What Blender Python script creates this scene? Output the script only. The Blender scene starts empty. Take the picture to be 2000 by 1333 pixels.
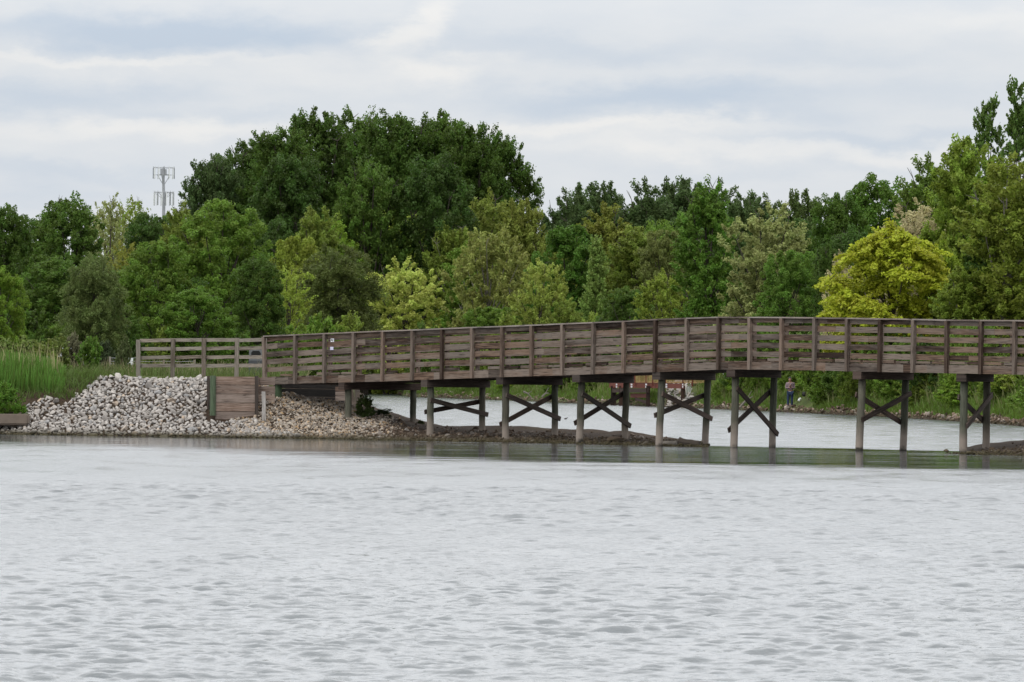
import bpy, bmesh, math, random
import numpy as np
from mathutils import Vector, Matrix
random.seed(7)
RNG = np.random.default_rng(11)
S = bpy.context.scene
COL = S.collection

# ------------------------------------------------------------------ camera
F_PX = 10000.0; CAM_H = 1.7; ROLL = 0.011; HOR = 744.5
TH = math.atan((HOR-666.5)/F_PX)
Rv = Vector((1,0,0)); Fv = Vector((0,math.cos(TH),math.sin(TH))); Uv = Vector((0,-math.sin(TH),math.cos(TH)))
R2 = Rv*math.cos(ROLL)+Uv*math.sin(ROLL); U2 = Uv*math.cos(ROLL)-Rv*math.sin(ROLL)
cam_d = bpy.data.cameras.new('camera'); cam = bpy.data.objects.new('camera', cam_d); COL.objects.link(cam)
m = Matrix.Identity(4)
for i in range(3):
    m[i][0] = R2[i]; m[i][1] = U2[i]; m[i][2] = -Fv[i]
m[2][3] = CAM_H
cam.matrix_world = m
cam_d.sensor_width = 36; cam_d.lens = 180; cam_d.clip_start = 0.5; cam_d.clip_end = 6000
cam_d.dof.use_dof = True; cam_d.dof.focus_distance = 142; cam_d.dof.aperture_fstop = 22
S.camera = cam

def P(px, py, d):
    """point seen at pixel px,py of the 2000x1333 photograph, at depth y = d"""
    v = Fv + R2*((px-1000)/F_PX) + U2*((666.5-py)/F_PX)
    k = d/v.y
    return Vector((v.x*k, d, CAM_H+v.z*k))

# ------------------------------------------------------------------ light
S.view_settings.view_transform = 'Standard'; S.view_settings.look = 'None'
S.view_settings.exposure = 0.0; S.view_settings.gamma = 1.0
SUN_EL, SUN_AZ = math.radians(58), math.radians(215)      # high, behind and left of the camera
w = bpy.data.worlds.new('World'); S.world = w; w.use_nodes = True
nt = w.node_tree; nt.nodes.clear(); N = nt.nodes; L = nt.links
def nn(tree, t, **k):
    n = tree.nodes.new(t)
    for a, b in k.items(): setattr(n, a, b)
    return n
def mth(tree, op, a, b=None, c=None):
    n = tree.nodes.new('ShaderNodeMath'); n.operation = op
    for i, v in enumerate((a, b, c)):
        if v is None: continue
        if isinstance(v, (int, float)): n.inputs[i].default_value = v
        else: tree.links.new(v, n.inputs[i])
    return n.outputs[0]
tc = nn(nt, 'ShaderNodeTexCoord'); sep = nn(nt, 'ShaderNodeSeparateXYZ'); L.new(tc.outputs['Generated'], sep.inputs[0])
az0 = mth(nt, 'ARCTAN2', sep.outputs[0], sep.outputs[1]); el0 = mth(nt, 'ARCSINE', sep.outputs[2])
def noise_at(sx, sy, scale, detail, rough=0.55, seed=0.0):
    cmb = nn(nt, 'ShaderNodeCombineXYZ')
    L.new(mth(nt, 'MULTIPLY', az0, sx), cmb.inputs[0]); L.new(mth(nt, 'MULTIPLY', el0, sy), cmb.inputs[1])
    cmb.inputs[2].default_value = seed
    nz = nn(nt, 'ShaderNodeTexNoise'); nz.inputs['Scale'].default_value = scale
    nz.inputs['Detail'].default_value = detail; nz.inputs['Roughness'].default_value = rough
    L.new(cmb.outputs[0], nz.inputs['Vector']); return nz.outputs[0]
warp1 = noise_at(1, 2.4, 34, 6, 0.6, 3.1); warp2 = noise_at(1, 2.2, 30, 6, 0.6, 8.7)
az = mth(nt, 'ADD', az0, mth(nt, 'MULTIPLY', mth(nt, 'SUBTRACT', warp1, 0.5), 0.045))
el = mth(nt, 'ADD', el0, mth(nt, 'MULTIPLY', mth(nt, 'SUBTRACT', warp2, 0.5), 0.016))
acc = None
# patches of darker cloud base (positive) and of bright cloud (negative): px, py, half width, half height, amount
for (bx, by, bw, bh, am) in [(330,75,470,42,.95),(90,195,260,36,.65),(430,238,190,18,.35),(1250,190,330,36,.8),(1500,225,260,18,.25),
        (1120,95,260,26,.35),(1620,105,260,24,.25),(1650,262,320,16,.4),(60,350,300,22,.4),(30,400,200,30,.35),(1880,180,200,30,.25),
        (1500,330,250,16,.15),(800,55,60,48,-.7),(250,128,330,10,-.4),(290,262,230,22,-.5),(880,130,70,26,-.5),(1150,250,320,16,-.5),
        (1330,285,260,20,-.4),(1950,30,260,26,-.3),(640,155,260,26,-.2),(1750,300,200,24,-.4),(600,-120,500,70,-.3),(1500,-90,600,60,.45)]:
    a_ = (bx-1000)/F_PX; e_ = (HOR-by)/F_PX
    dx = mth(nt, 'DIVIDE', mth(nt, 'SUBTRACT', az, a_), bw/F_PX); dy = mth(nt, 'DIVIDE', mth(nt, 'SUBTRACT', el, e_), bh/F_PX)
    r2 = mth(nt, 'ADD', mth(nt, 'MULTIPLY', dx, dx), mth(nt, 'MULTIPLY', dy, dy))
    g = mth(nt, 'MULTIPLY', mth(nt, 'EXPONENT', mth(nt, 'MULTIPLY', mth(nt, 'POWER', r2, 1.3), -1.0)), am)
    acc = g if acc is None else mth(nt, 'ADD', acc, g)
big = noise_at(1, 3.2, 6, 5, 0.55, 1.3)
fine = noise_at(1, 3.0, 60, 5, 0.55, 5.3)
acc = mth(nt, 'ADD', acc, mth(nt, 'MULTIPLY', mth(nt, 'SUBTRACT', big, 0.5), 1.1))
acc = mth(nt, 'ADD', acc, mth(nt, 'MULTIPLY', mth(nt, 'SUBTRACT', fine, 0.5), 0.5))
fac = nn(nt, 'ShaderNodeMapRange'); L.new(acc, fac.inputs[0]); fac.inputs[1].default_value = -0.45; fac.inputs[2].default_value = 0.85
mixc = nn(nt, 'ShaderNodeMix', data_type='RGBA'); L.new(fac.outputs[0], mixc.inputs[0])
mixc.inputs[6].default_value = (0.87, 0.865, 0.86, 1); mixc.inputs[7].default_value = (0.56, 0.64, 0.75, 1)
# overcast skies brighten towards the zenith
zr = nn(nt, 'ShaderNodeValToRGB'); L.new(sep.outputs[2], zr.inputs[0]); zr.color_ramp.elements[0].position = .065; zr.color_ramp.elements[0].color = (.417,.417,.417,1)
zr.color_ramp.elements[1].position = .9; zr.color_ramp.elements[1].color = (.97,.95,.925,1)
e_ = zr.color_ramp.elements.new(.30); e_.color = (1.0,.978,.952,1)
c2 = nn(nt, 'ShaderNodeVectorMath', operation='SCALE'); L.new(zr.outputs[0], c2.inputs[0]); c2.inputs[3].default_value = 2.4
cl = nn(nt, 'ShaderNodeVectorMath', operation='MULTIPLY'); L.new(mixc.outputs[2], cl.inputs[0]); L.new(c2.outputs[0], cl.inputs[1])
sky = nn(nt, 'ShaderNodeTexSky', sky_type='NISHITA'); sky.sun_disc = False; sky.sun_elevation = SUN_EL; sky.sun_rotation = SUN_AZ
sk = nn(nt, 'ShaderNodeVectorMath', operation='SCALE'); L.new(sky.outputs[0], sk.inputs[0]); sk.inputs[3].default_value = 0.1
mixs = nn(nt, 'ShaderNodeMix', data_type='RGBA'); mixs.inputs[0].default_value = 0.93
L.new(sk.outputs[0], mixs.inputs[6]); L.new(cl.outputs[0], mixs.inputs[7])
bg = nn(nt, 'ShaderNodeBackground'); L.new(mixs.outputs[2], bg.inputs[0]); bg.inputs[1].default_value = 1.0
wo = nn(nt, 'ShaderNodeOutputWorld'); L.new(bg.outputs[0], wo.inputs[0])

sd = bpy.data.lights.new('sun', 'SUN'); sd.energy = 1.3; sd.angle = math.radians(14); sd.color = (1.0, 0.96, 0.9)
so = bpy.data.objects.new('sun', sd); COL.objects.link(so)
sdir = Vector((math.sin(SUN_AZ)*math.cos(SUN_EL), math.cos(SUN_AZ)*math.cos(SUN_EL), math.sin(SUN_EL)))
so.rotation_euler = sdir.to_track_quat('Z', 'Y').to_euler(); so.location = (0, -20, 60)

# ------------------------------------------------------------------ helpers
def tag(o, label=None, cat=None, group=None, kind=None):
    if label: o['label'] = label
    if cat: o['category'] = cat
    if group: o['group'] = group
    if kind: o['kind'] = kind
    return o
def empty(name, loc, label, cat, group=None, rz=0, scale=None):
    o = bpy.data.objects.new(name, None); COL.objects.link(o); o.location = loc; o.rotation_euler[2] = rz
    if scale: o.scale = scale
    o.empty_display_size = 0.3
    return tag(o, label, cat, group)
def link(name, me, parent=None, loc=None):
    o = bpy.data.objects.new(name, me); COL.objects.link(o)
    if parent is not None: o.parent = parent
    if loc is not None: o.location = loc
    return o
def fast_mesh(name, V, Fq, mat, attrs=None, smooth=False):
    """V (n,3); Fq (m,k) faces of equal size"""
    me = bpy.data.meshes.new(name); n, k = Fq.shape
    me.vertices.add(len(V)); me.vertices.foreach_set('co', np.asarray(V, np.float32).ravel())
    me.loops.add(n*k); me.loops.foreach_set('vertex_index', Fq.astype(np.int32).ravel())
    me.polygons.add(n); me.polygons.foreach_set('loop_start', np.arange(0, n*k, k, dtype=np.int32))
    try: me.polygons.foreach_set('loop_total', np.full(n, k, np.int32))
    except Exception: pass
    if smooth: me.polygons.foreach_set('use_smooth', np.ones(n, bool))
    for a, v in (attrs or {}).items():
        at = me.attributes.new(a, 'FLOAT', 'POINT'); at.data.foreach_set('value', np.asarray(v, np.float32))
    me.update(calc_edges=True); me.materials.append(mat); return me
def lerp(px, xs, ys): return float(np.interp(px, xs, ys))
def hsh(v, s):      # cheap smooth 2-D value noise, numpy
    x, y = v
    x = np.asarray(x, float)*s; y = np.asarray(y, float)*s
    xi = np.floor(x); yi = np.floor(y); xf = x-xi; yf = y-yi
    def h(a, b):
        q = np.sin(a*127.1+b*311.7)*43758.5453; return q-np.floor(q)
    u = xf*xf*(3-2*xf); t = yf*yf*(3-2*yf)
    return (h(xi,yi)*(1-u)+h(xi+1,yi)*u)*(1-t)+(h(xi,yi+1)*(1-u)+h(xi+1,yi+1)*u)*t

class MB:
    def __init__(s): s.v = []; s.f = []; s.uv = []; s.mi = []
    def beam(s, a, b, side, up, mi=0):
        """box from a to b; side and up are FULL-size vectors across"""
        a = Vector(a); b = Vector(b); side = Vector(side); up = Vector(up); Ln = (b-a).length
        o = random.uniform(0, 50); q = random.uniform(0, 50); i = len(s.v)
        for p in (a, b):
            for (i1, j1) in ((-.5,-.5),(.5,-.5),(.5,.5),(-.5,.5)): s.v.append(p+side*i1+up*j1)
        wS = side.length; wU = up.length
        def add(idx, uv): s.f.append([i+k for k in idx]); s.uv.append(uv); s.mi.append(mi)
        acc_ = q
        for k, wd in ((0,wS),(1,wU),(2,wS),(3,wU)):
            k2 = (k+1) % 4
            add((k,k2,k2+4,k+4), [(o,acc_),(o,acc_+wd),(o+Ln,acc_+wd),(o+Ln,acc_)]); acc_ += wd
        add((3,2,1,0), [(o,q),(o+.02,q),(o+.02,q+wU),(o,q+wU)]); add((4,5,6,7), [(o,q),(o+.02,q),(o+.02,q+wU),(o,q+wU)])
    def tube(s, pts, rad, n=8, mi=0, cap=True):
        pts = [Vector(p) for p in pts]; i = len(s.v); o = random.uniform(0, 50); ln = 0; L_ = []
        for k, p in enumerate(pts):
            if k: ln += (p-pts[k-1]).length
            L_.append(ln)
            t = (pts[min(k+1, len(pts)-1)]-pts[max(k-1, 0)]).normalized()
            x = t.cross(Vector((0,0,1)) if abs(t.z) < .9 else Vector((1,0,0))).normalized(); y = t.cross(x)
            r = rad[k] if isinstance(rad, (list, tuple)) else rad
            for j in range(n):
                a = 2*math.pi*j/n; s.v.append(p+(x*math.cos(a)+y*math.sin(a))*r)
        for k in range(len(pts)-1):
            for j in range(n):
                j2 = (j+1) % n; a = i+k*n
                s.f.append([a+j, a+j2, a+n+j2, a+n+j])
                s.uv.append([(o+L_[k], j*.08), (o+L_[k], (j+1)*.08), (o+L_[k+1], (j+1)*.08), (o+L_[k+1], j*.08)]); s.mi.append(mi)
        if cap:
            for base, rev in ((i, True), (i+(len(pts)-1)*n, False)):
                idx = [base+j for j in range(n)]
                s.f.append(idx[::-1] if rev else idx); s.uv.append([(o, .1)]*n); s.mi.append(mi)
    def prism(s, outline, y0, y1, mi=0):
        i = len(s.v); n = len(outline)
        for y in (y0, y1):
            for (x, z) in outline: s.v.append(Vector((x, y, z)))
        s.f.append(list(range(i, i+n))); s.uv.append([(p[0], p[1]) for p in outline]); s.mi.append(mi)
        s.f.append(list(range(i+2*n-1, i+n-1, -1))); s.uv.append([(p[0], p[1]) for p in outline]); s.mi.append(mi)
        for k in range(n):
            k2 = (k+1) % n; s.f.append([i+k2, i+k, i+n+k, i+n+k2]); s.uv.append([(0,0),(.1,0),(.1,.1),(0,.1)]); s.mi.append(mi)
    def build(s, name, mats, parent=None, smooth=False, origin=None):
        if not isinstance(mats, (list, tuple)): mats = [mats]
        o0 = Vector(origin) if origin is not None else Vector((0,0,0))
        me = bpy.data.meshes.new(name); me.from_pydata([tuple(v-o0) for v in s.v], [], s.f)
        uvl = me.uv_layers.new(name='UVMap'); k = 0
        flat = [c for f in s.uv for c in f]
        uvl.data.foreach_set('uv', np.array(flat, np.float32).ravel())
        for mt in mats: me.materials.append(mt)
        me.polygons.foreach_set('material_index', s.mi)
        if smooth: me.polygons.foreach_set('use_smooth', np.ones(len(s.f), bool))
        me.update()
        return link(name, me, parent, o0 if parent is None else None)
def rel(pt, root): return Vector(pt)-root.location

# ------------------------------------------------------------------ materials
def mat(name): 
    m_ = bpy.data.materials.new(name); m_.use_nodes = True; t = m_.node_tree
    return m_, t, t.nodes['Principled BSDF']
def ramp(t, fac_, stops):
    r = t.nodes.new('ShaderNodeValToRGB'); r.color_ramp.elements[0].position = stops[0][0]; r.color_ramp.elements[0].color = (*stops[0][1], 1)
    r.color_ramp.elements[1].position = stops[-1][0]; r.color_ramp.elements[1].color = (*stops[-1][1], 1)
    for p, c in stops[1:-1]:
        e = r.color_ramp.elements.new(p); e.color = (*c, 1)
    t.links.new(fac_, r.inputs[0]); return r.outputs[0]
def noise(t, vec, scale, detail=4, rough=.6, dims='3D'):
    n = t.nodes.new('ShaderNodeTexNoise'); n.inputs['Scale'].default_value = scale; n.inputs['Detail'].default_value = detail
    n.inputs['Roughness'].default_value = rough; t.links.new(vec, n.inputs['Vector']); return n.outputs[0]
def mapping(t, vec, scale=(1,1,1), loc=(0,0,0)):
    n = t.nodes.new('ShaderNodeMapping'); n.inputs['Scale'].default_value = scale; n.inputs['Location'].default_value = loc
    t.links.new(vec, n.inputs['Vector']); return n.outputs[0]
def mixrgb(t, f, a, b, mode='MIX'):
    n = t.nodes.new('ShaderNodeMix'); n.data_type = 'RGBA'; n.blend_type = mode
    for sck, v in ((n.inputs[0], f), (n.inputs[6], a), (n.inputs[7], b)):
        if isinstance(v, (int, float)): sck.default_value = v
        elif isinstance(v, tuple): sck.default_value = (*v, 1)
        else: t.links.new(v, sck)
    return n.outputs[2]
def bump(t, bsdf, h, strength, dist):
    n = t.nodes.new('ShaderNodeBump'); n.inputs['Strength'].default_value = strength; n.inputs['Distance'].default_value = dist
    t.links.new(h, n.inputs['Height']); t.links.new(n.outputs[0], bsdf.inputs['Normal'])

def wood(name, cols, greyc, grey_amt=.5, rough=.85, stain=None):
    m_, t, b = mat(name)
    uv = t.nodes.new('ShaderNodeUVMap').outputs[0]; geo = t.nodes.new('ShaderNodeNewGeometry')
    oi = t.nodes.new('ShaderNodeObjectInfo'); isl = mth(t, 'FRACT', mth(t, 'ADD', geo.outputs['Random Per Island'], oi.outputs['Random']))
    g1 = noise(t, mapping(t, uv, (1.8, 34, 1)), 1.0, 6, .72)       # grain running along the board
    g2 = noise(t, mapping(t, uv, (1.1, 6, 1), (9, 3, 0)), 1.0, 4, .6)
    f1 = mth(t, 'ADD', mth(t, 'MULTIPLY', mth(t, 'SUBTRACT', g1, .5), 2.0), mth(t, 'ADD', .15, mth(t, 'MULTIPLY', isl, .70)))
    base = ramp(t, f1, [(.22, cols[0]), (.5, cols[1]), (.78, cols[2])])
    gf = mth(t, 'MULTIPLY', ramp(t, mth(t, 'ADD', mth(t, 'MULTIPLY', g2, .7), mth(t, 'MULTIPLY', mth(t, 'FRACT', mth(t, 'MULTIPLY', isl, 7.31)), .42)), [(.42, (0,0,0)), (.66, (1,1,1))]), grey_amt)
    c = mixrgb(t, gf, base, greyc)
    crack = ramp(t, noise(t, mapping(t, uv, (2.2, 70, 1), (4, 1, 0)), 1.0, 2, .5), [(.34, (.22,.20,.19)), (.44, (1,1,1))])
    c = mixrgb(t, 1.0, c, crack, 'MULTIPLY')
    kn = t.nodes.new('ShaderNodeTexVoronoi'); kn.inputs['Scale'].default_value = 1.0; t.links.new(mapping(t, uv, (2.0, 9, 1)), kn.inputs['Vector'])
    c = mixrgb(t, 1.0, c, ramp(t, kn.outputs['Distance'], [(.05, (.4,.36,.34)), (.13, (1,1,1))]), 'MULTIPLY')
    if stain: c = stain(t, c)
    t.links.new(c, b.inputs['Base Color']); b.inputs['Roughness'].default_value = rough
    b.inputs['Specular IOR Level'].default_value = .25
    bump(t, b, g1, .5, .006); return m_
M = {}
M['rail'] = wood('weathered_rail_wood', [(.020,.011,.007),(.076,.046,.031),(.170,.115,.082)], (.190,.160,.135), .72)
M['post'] = wood('weathered_post_wood', [(.042,.026,.018),(.100,.068,.050),(.18,.130,.100)], (.195,.165,.140), .5)
M['capw'] = wood('handrail_wood', [(.10,.078,.068),(.17,.135,.118),(.25,.21,.185)], (.26,.235,.215), .6)
M['fence'] = wood('fence_wood', [(.09,.072,.055),(.16,.132,.105),(.25,.215,.175)], (.25,.232,.20), .6)
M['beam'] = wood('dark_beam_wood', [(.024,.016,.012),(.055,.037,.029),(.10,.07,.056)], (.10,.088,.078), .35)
M['wall'] = wood('retaining_wall_wood', [(.13,.087,.066),(.225,.16,.125),(.32,.245,.20)], (.26,.235,.215), .35)
M['stake'] = wood('grey_stake_wood', [(.22,.20,.185),(.32,.30,.28),(.42,.40,.37)], (.40,.39,.37), .6)
M['shade_wood'] = wood('shade_dark_wood', [(.008,.007,.006),(.016,.013,.011),(.028,.023,.02)], (.03,.027,.025), .2)  # near-black colour puts the under-deck shade into the abutment boards
def pile_stain(t, c):
    tc_ = t.nodes.new('ShaderNodeNewGeometry'); sp = t.nodes.new('ShaderNodeSeparateXYZ'); t.links.new(tc_.outputs['Position'], sp.inputs[0])
    n_ = noise(t, tc_.outputs['Position'], 3.0, 3)
    z = mth(t, 'ADD', sp.outputs[2], mth(t, 'MULTIPLY', mth(t, 'SUBTRACT', n_, .5), .45))
    c = mixrgb(t, ramp(t, z, [(.28, (1,1,1)), (.72, (0,0,0))]), c, (.225,.19,.16))
    return mixrgb(t, ramp(t, z, [(.0, (1,1,1)), (.10, (0,0,0))]), c, (.035,.032,.025))
M['pile'] = wood('treated_pile_wood', [(.032,.037,.025),(.062,.069,.048),(.105,.108,.080)], (.105,.092,.070), .5, stain=pile_stain)  # green treated tone, partly darkened to stand in for shade from the deck
M['green_post'] = wood('green_treated_post', [(.035,.060,.030),(.065,.105,.055),(.11,.15,.09)], (.15,.16,.12), .25)
M['red_beam'] = wood('red_stained_beam', [(.06,.014,.010),(.11,.028,.019),(.15,.045,.03)], (.12,.05,.04), .2)
M['red_dark'] = wood('dark_stained_timber', [(.018,.010,.008),(.03,.016,.012),(.05,.028,.02)], (.04,.03,.025), .2)
M['yellow_rail'] = wood('pale_pine_rail', [(.20,.12,.05),(.33,.20,.085),(.42,.28,.13)], (.35,.26,.15), .2)

def plain(name, col, rough=.6, metal=0, var=.25, scale=6, spec=.4):
    m_, t, b = mat(name); tc_ = t.nodes.new('ShaderNodeTexCoord')
    n_ = noise(t, tc_.outputs['Object'], scale, 4)
    c = mixrgb(t, n_, tuple(x*(1-var) for x in col), tuple(min(1, x*(1+var)) for x in col))
    t.links.new(c, b.inputs['Base Color']); b.inputs['Roughness'].default_value = rough; b.inputs['Metallic'].default_value = metal
    b.inputs['Specular IOR Level'].default_value = spec; return m_
M['steel'] = plain('galvanised_steel', (.30,.31,.33), .45, .3)
M['antenna'] = plain('antenna_grey', (.62,.64,.66), .5, 0, .1)
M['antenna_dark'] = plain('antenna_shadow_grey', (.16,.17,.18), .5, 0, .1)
M['concrete'] = plain('concrete', (.15,.12,.095), .9, 0, .3, 5)
M['bin_dark'] = plain('dark_plastic', (.045,.048,.055), .6)
M['bin_light'] = plain('pale_plastic', (.11,.115,.12), .6)
M['black'] = plain('black_opening', (.004,.004,.004), .8)
M['paper'] = plain('white_paper', (.72,.73,.76), .7, 0, .05)
M['paper2'] = plain('lavender_paper', (.52,.52,.68), .7, 0, .05)
M['skin'] = plain('skin', (.27,.15,.10), .6)
M['hair'] = plain('dark_hair', (.010,.008,.008), .7)
M['jacket'] = plain('mauve_sweatshirt', (.20,.145,.165), .95, 0, .35, 9)
M['shirt'] = plain('white_shirt', (.7,.7,.72), .9, 0, .05)
M['jeans'] = plain('blue_jeans', (.018,.032,.075), .9, 0, .3, 12)
M['shoe'] = plain('black_shoes', (.012,.012,.014), .7)
M['car'] = plain('white_car_paint', (.6,.62,.64), .3, 0, .03)
M['glass'] = plain('dark_glass', (.015,.018,.02), .15, 0, .05)
M['whitebag'] = plain('white_plastic', (.7,.72,.72), .5, 0, .1)
M['bark'] = plain('bark', (.055,.045,.036), .95, 0, .5, 1.5)
M['palebark'] = plain('pale_bark', (.15,.135,.115), .95, 0, .45, 1.5)
M['duck'] = plain('dark_feathers', (.03,.026,.022), .8)

def stone(name, stops, moss=False, seed=0):
    m_, t, b = mat(name); geo = t.nodes.new('ShaderNodeNewGeometry'); oi = t.nodes.new('ShaderNodeObjectInfo')
    r = mth(t, 'FRACT', mth(t, 'ADD', geo.outputs['Random Per Island'], oi.outputs['Random']))
    c = ramp(t, r, stops)
    n_ = noise(t, geo.outputs['Position'], 9, 5, .7)
    c = mixrgb(t, 1.0, c, ramp(t, n_, [(.3, (.62,.60,.58)), (.7, (1.12,1.1,1.08))]), 'MULTIPLY')
    sp = t.nodes.new('ShaderNodeSeparateXYZ'); t.links.new(geo.outputs['Position'], sp.inputs[0])
    z = mth(t, 'ADD', sp.outputs[2], mth(t, 'MULTIPLY', mth(t, 'SUBTRACT', noise(t, geo.outputs['Position'], 2.5, 3), .5), .18))
    c = mixrgb(t, ramp(t, z, [(.03, (1,1,1)), (.20, (0,0,0))]), c, (.045,.038,.018))   # wet, algae stained at the waterline
    t.links.new(c, b.inputs['Base Color']); b.inputs['Roughness'].default_value = .9; b.inputs['Specular IOR Level'].default_value = .25
    bump(t, b, noise(t, geo.outputs['Position'], 25, 4), .5, .02); return m_
M['rock'] = stone('pale_limestone', [(0, (.27,.255,.24)), (.3, (.36,.34,.32)), (.6, (.45,.43,.405)), (.8, (.33,.315,.30)), (.9, (.27,.275,.28)), (1, (.47,.38,.29))])
M['gravel'] = stone('tan_gravel', [(0, (.22,.18,.14)), (.3, (.37,.325,.27)), (.55, (.45,.415,.365)), (.75, (.42,.29,.16)), (.88, (.30,.29,.28)), (1, (.46,.40,.33))])
M['mudstone'] = stone('brown_shore_stones', [(0, (.05,.034,.024)), (.5, (.10,.072,.052)), (.85, (.16,.125,.10)), (1, (.27,.25,.23))])
M['farstone'] = stone('far_shore_stones', [(0, (.07,.05,.035)), (.4, (.16,.115,.08)), (.8, (.26,.20,.155)), (1, (.36,.32,.28))])

def leafmat(name, trans=.35, sheen=0):
    m_, t, b = mat(name); oi = t.nodes.new('ShaderNodeObjectInfo')
    at = t.nodes.new('ShaderNodeAttribute'); at.attribute_name = 'tint'
    hs = t.nodes.new('ShaderNodeHueSaturation'); t.links.new(oi.outputs['Color'], hs.inputs['Color'])
    t.links.new(mth(t, 'ADD', .482, mth(t, 'MULTIPLY', at.outputs['Fac'], .036)), hs.inputs['Hue'])
    t.links.new(mth(t, 'ADD', .62, mth(t, 'MULTIPLY', at.outputs['Fac'], .8)), hs.inputs['Value'])
    b.inputs['Roughness'].default_value = .55; b.inputs['Specular IOR Level'].default_value = .22
    t.links.new(hs.outputs[0], b.inputs['Base Color'])
    tr = t.nodes.new('ShaderNodeBsdfTranslucent'); t.links.new(hs.outputs[0], tr.inputs['Color'])
    mx = t.nodes.new('ShaderNodeMixShader'); mx.inputs[0].default_value = trans
    t.links.new(b.outputs[0], mx.inputs[1]); t.links.new(tr.outputs[0], mx.inputs[2])
    t.links.new(mx.outputs[0], t.nodes['Material Output'].inputs[0]); return m_
M['leaf'] = leafmat('foliage', .45)

# ground
m_, t, b = mat('ground_soil_and_grass'); geo = t.nodes.new('ShaderNodeNewGeometry')
at = t.nodes.new('ShaderNodeAttribute'); at.attribute_name = 'cover'
n1 = noise(t, geo.outputs['Position'], 1.7, 6, .65); n2 = noise(t, geo.outputs['Position'], 14, 4, .6); n3 = noise(t, geo.outputs['Position'], .35, 3, .6)
soil = ramp(t, n2, [(.3, (.018,.011,.007)), (.55, (.038,.025,.016)), (.8, (.075,.054,.038))])
grass = ramp(t, mth(t, 'ADD', mth(t, 'MULTIPLY', n1, .6), mth(t, 'MULTIPLY', n3, .4)), [(.35, (.035,.050,.014)), (.55, (.065,.088,.022)), (.72, (.12,.115,.045))])
c = mixrgb(t, mth(t, 'ADD', at.outputs['Fac'], mth(t, 'MULTIPLY', mth(t, 'SUBTRACT', n1, .5), .5)), soil, grass)
t.links.new(c, b.inputs['Base Color']); b.inputs['Roughness'].default_value = .95; b.inputs['Specular IOR Level'].default_value = .15
bump(t, b, n2, .6, .05); M['ground'] = m_

# water: roughness follows how ruffled the surface is; a sheltered calm belt lies in front of the bridge
m_, t, b = mat('lake_water'); geo = t.nodes.new('ShaderNodeNewGeometry'); sp = t.nodes.new('ShaderNodeSeparateXYZ'); t.links.new(geo.outputs['Position'], sp.inputs[0])
pos = geo.outputs['Position']
at = t.nodes.new('ShaderNodeAttribute'); at.attribute_name = 'calm'
sn = noise(t, mapping(t, pos, (.16, 1.0, 1)), 1.0, 4, .6)
stk = ramp(t, sn, [(.46, (0,0,0)), (.58, (1,1,1))]); sn2 = noise(t, mapping(t, pos, (.05, .22, 1), (3,8,0)), 1.0, 3, .6)
amp = mth(t, 'ADD', .42, mth(t, 'MULTIPLY', 2.6, mth(t, 'SUBTRACT', 1.0, at.outputs['Fac'])))
calm = mth(t, 'SUBTRACT', at.outputs['Fac'], mth(t, 'MULTIPLY', mth(t, 'MULTIPLY', stk, amp), ramp(t, sn2, [(.32,(0,0,0)),(.5,(1,1,1))])))
calmc = t.nodes.new('ShaderNodeClamp'); t.links.new(calm, calmc.inputs[0])
pat = ramp(t, noise(t, mapping(t, pos, (.9, .30, 1), (5,1,0)), 1.0, 5, .7), [(.35,(0,0,0)),(.65,(1,1,1))])
rg = t.nodes.new('ShaderNodeMapRange'); t.links.new(calmc.outputs[0], rg.inputs[0]); rg.inputs[4].default_value = .03
dist_ = t.nodes.new('ShaderNodeMapRange'); t.links.new(sp.outputs[1], dist_.inputs[0]); dist_.inputs[1].default_value = 32; dist_.inputs[2].default_value = 95; dist_.inputs[3].default_value = .04; dist_.inputs[4].default_value = .22
t.links.new(mth(t, 'MULTIPLY', dist_.outputs[0], mth(t, 'ADD', .55, mth(t, 'MULTIPLY', pat, .8))), rg.inputs[3])
b.inputs['Base Color'].default_value = (.050,.062,.068,1); t.links.new(rg.outputs[0], b.inputs['Roughness'])
b.inputs['IOR'].default_value = 2.1
bn1 = noise(t, mapping(t, pos, (4.2, 8.5, 1)), 1.0, 4, .68)
bp = t.nodes.new('ShaderNodeBump'); bp.inputs['Distance'].default_value = .035; t.links.new(bn1, bp.inputs['Height'])
st = t.nodes.new('ShaderNodeMapRange'); t.links.new(calmc.outputs[0], st.inputs[0]); st.inputs[3].default_value = .42; st.inputs[4].default_value = .04
t.links.new(st.outputs[0], bp.inputs['Strength']); t.links.new(bp.outputs[0], b.inputs['Normal'])
M['water'] = m_

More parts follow.
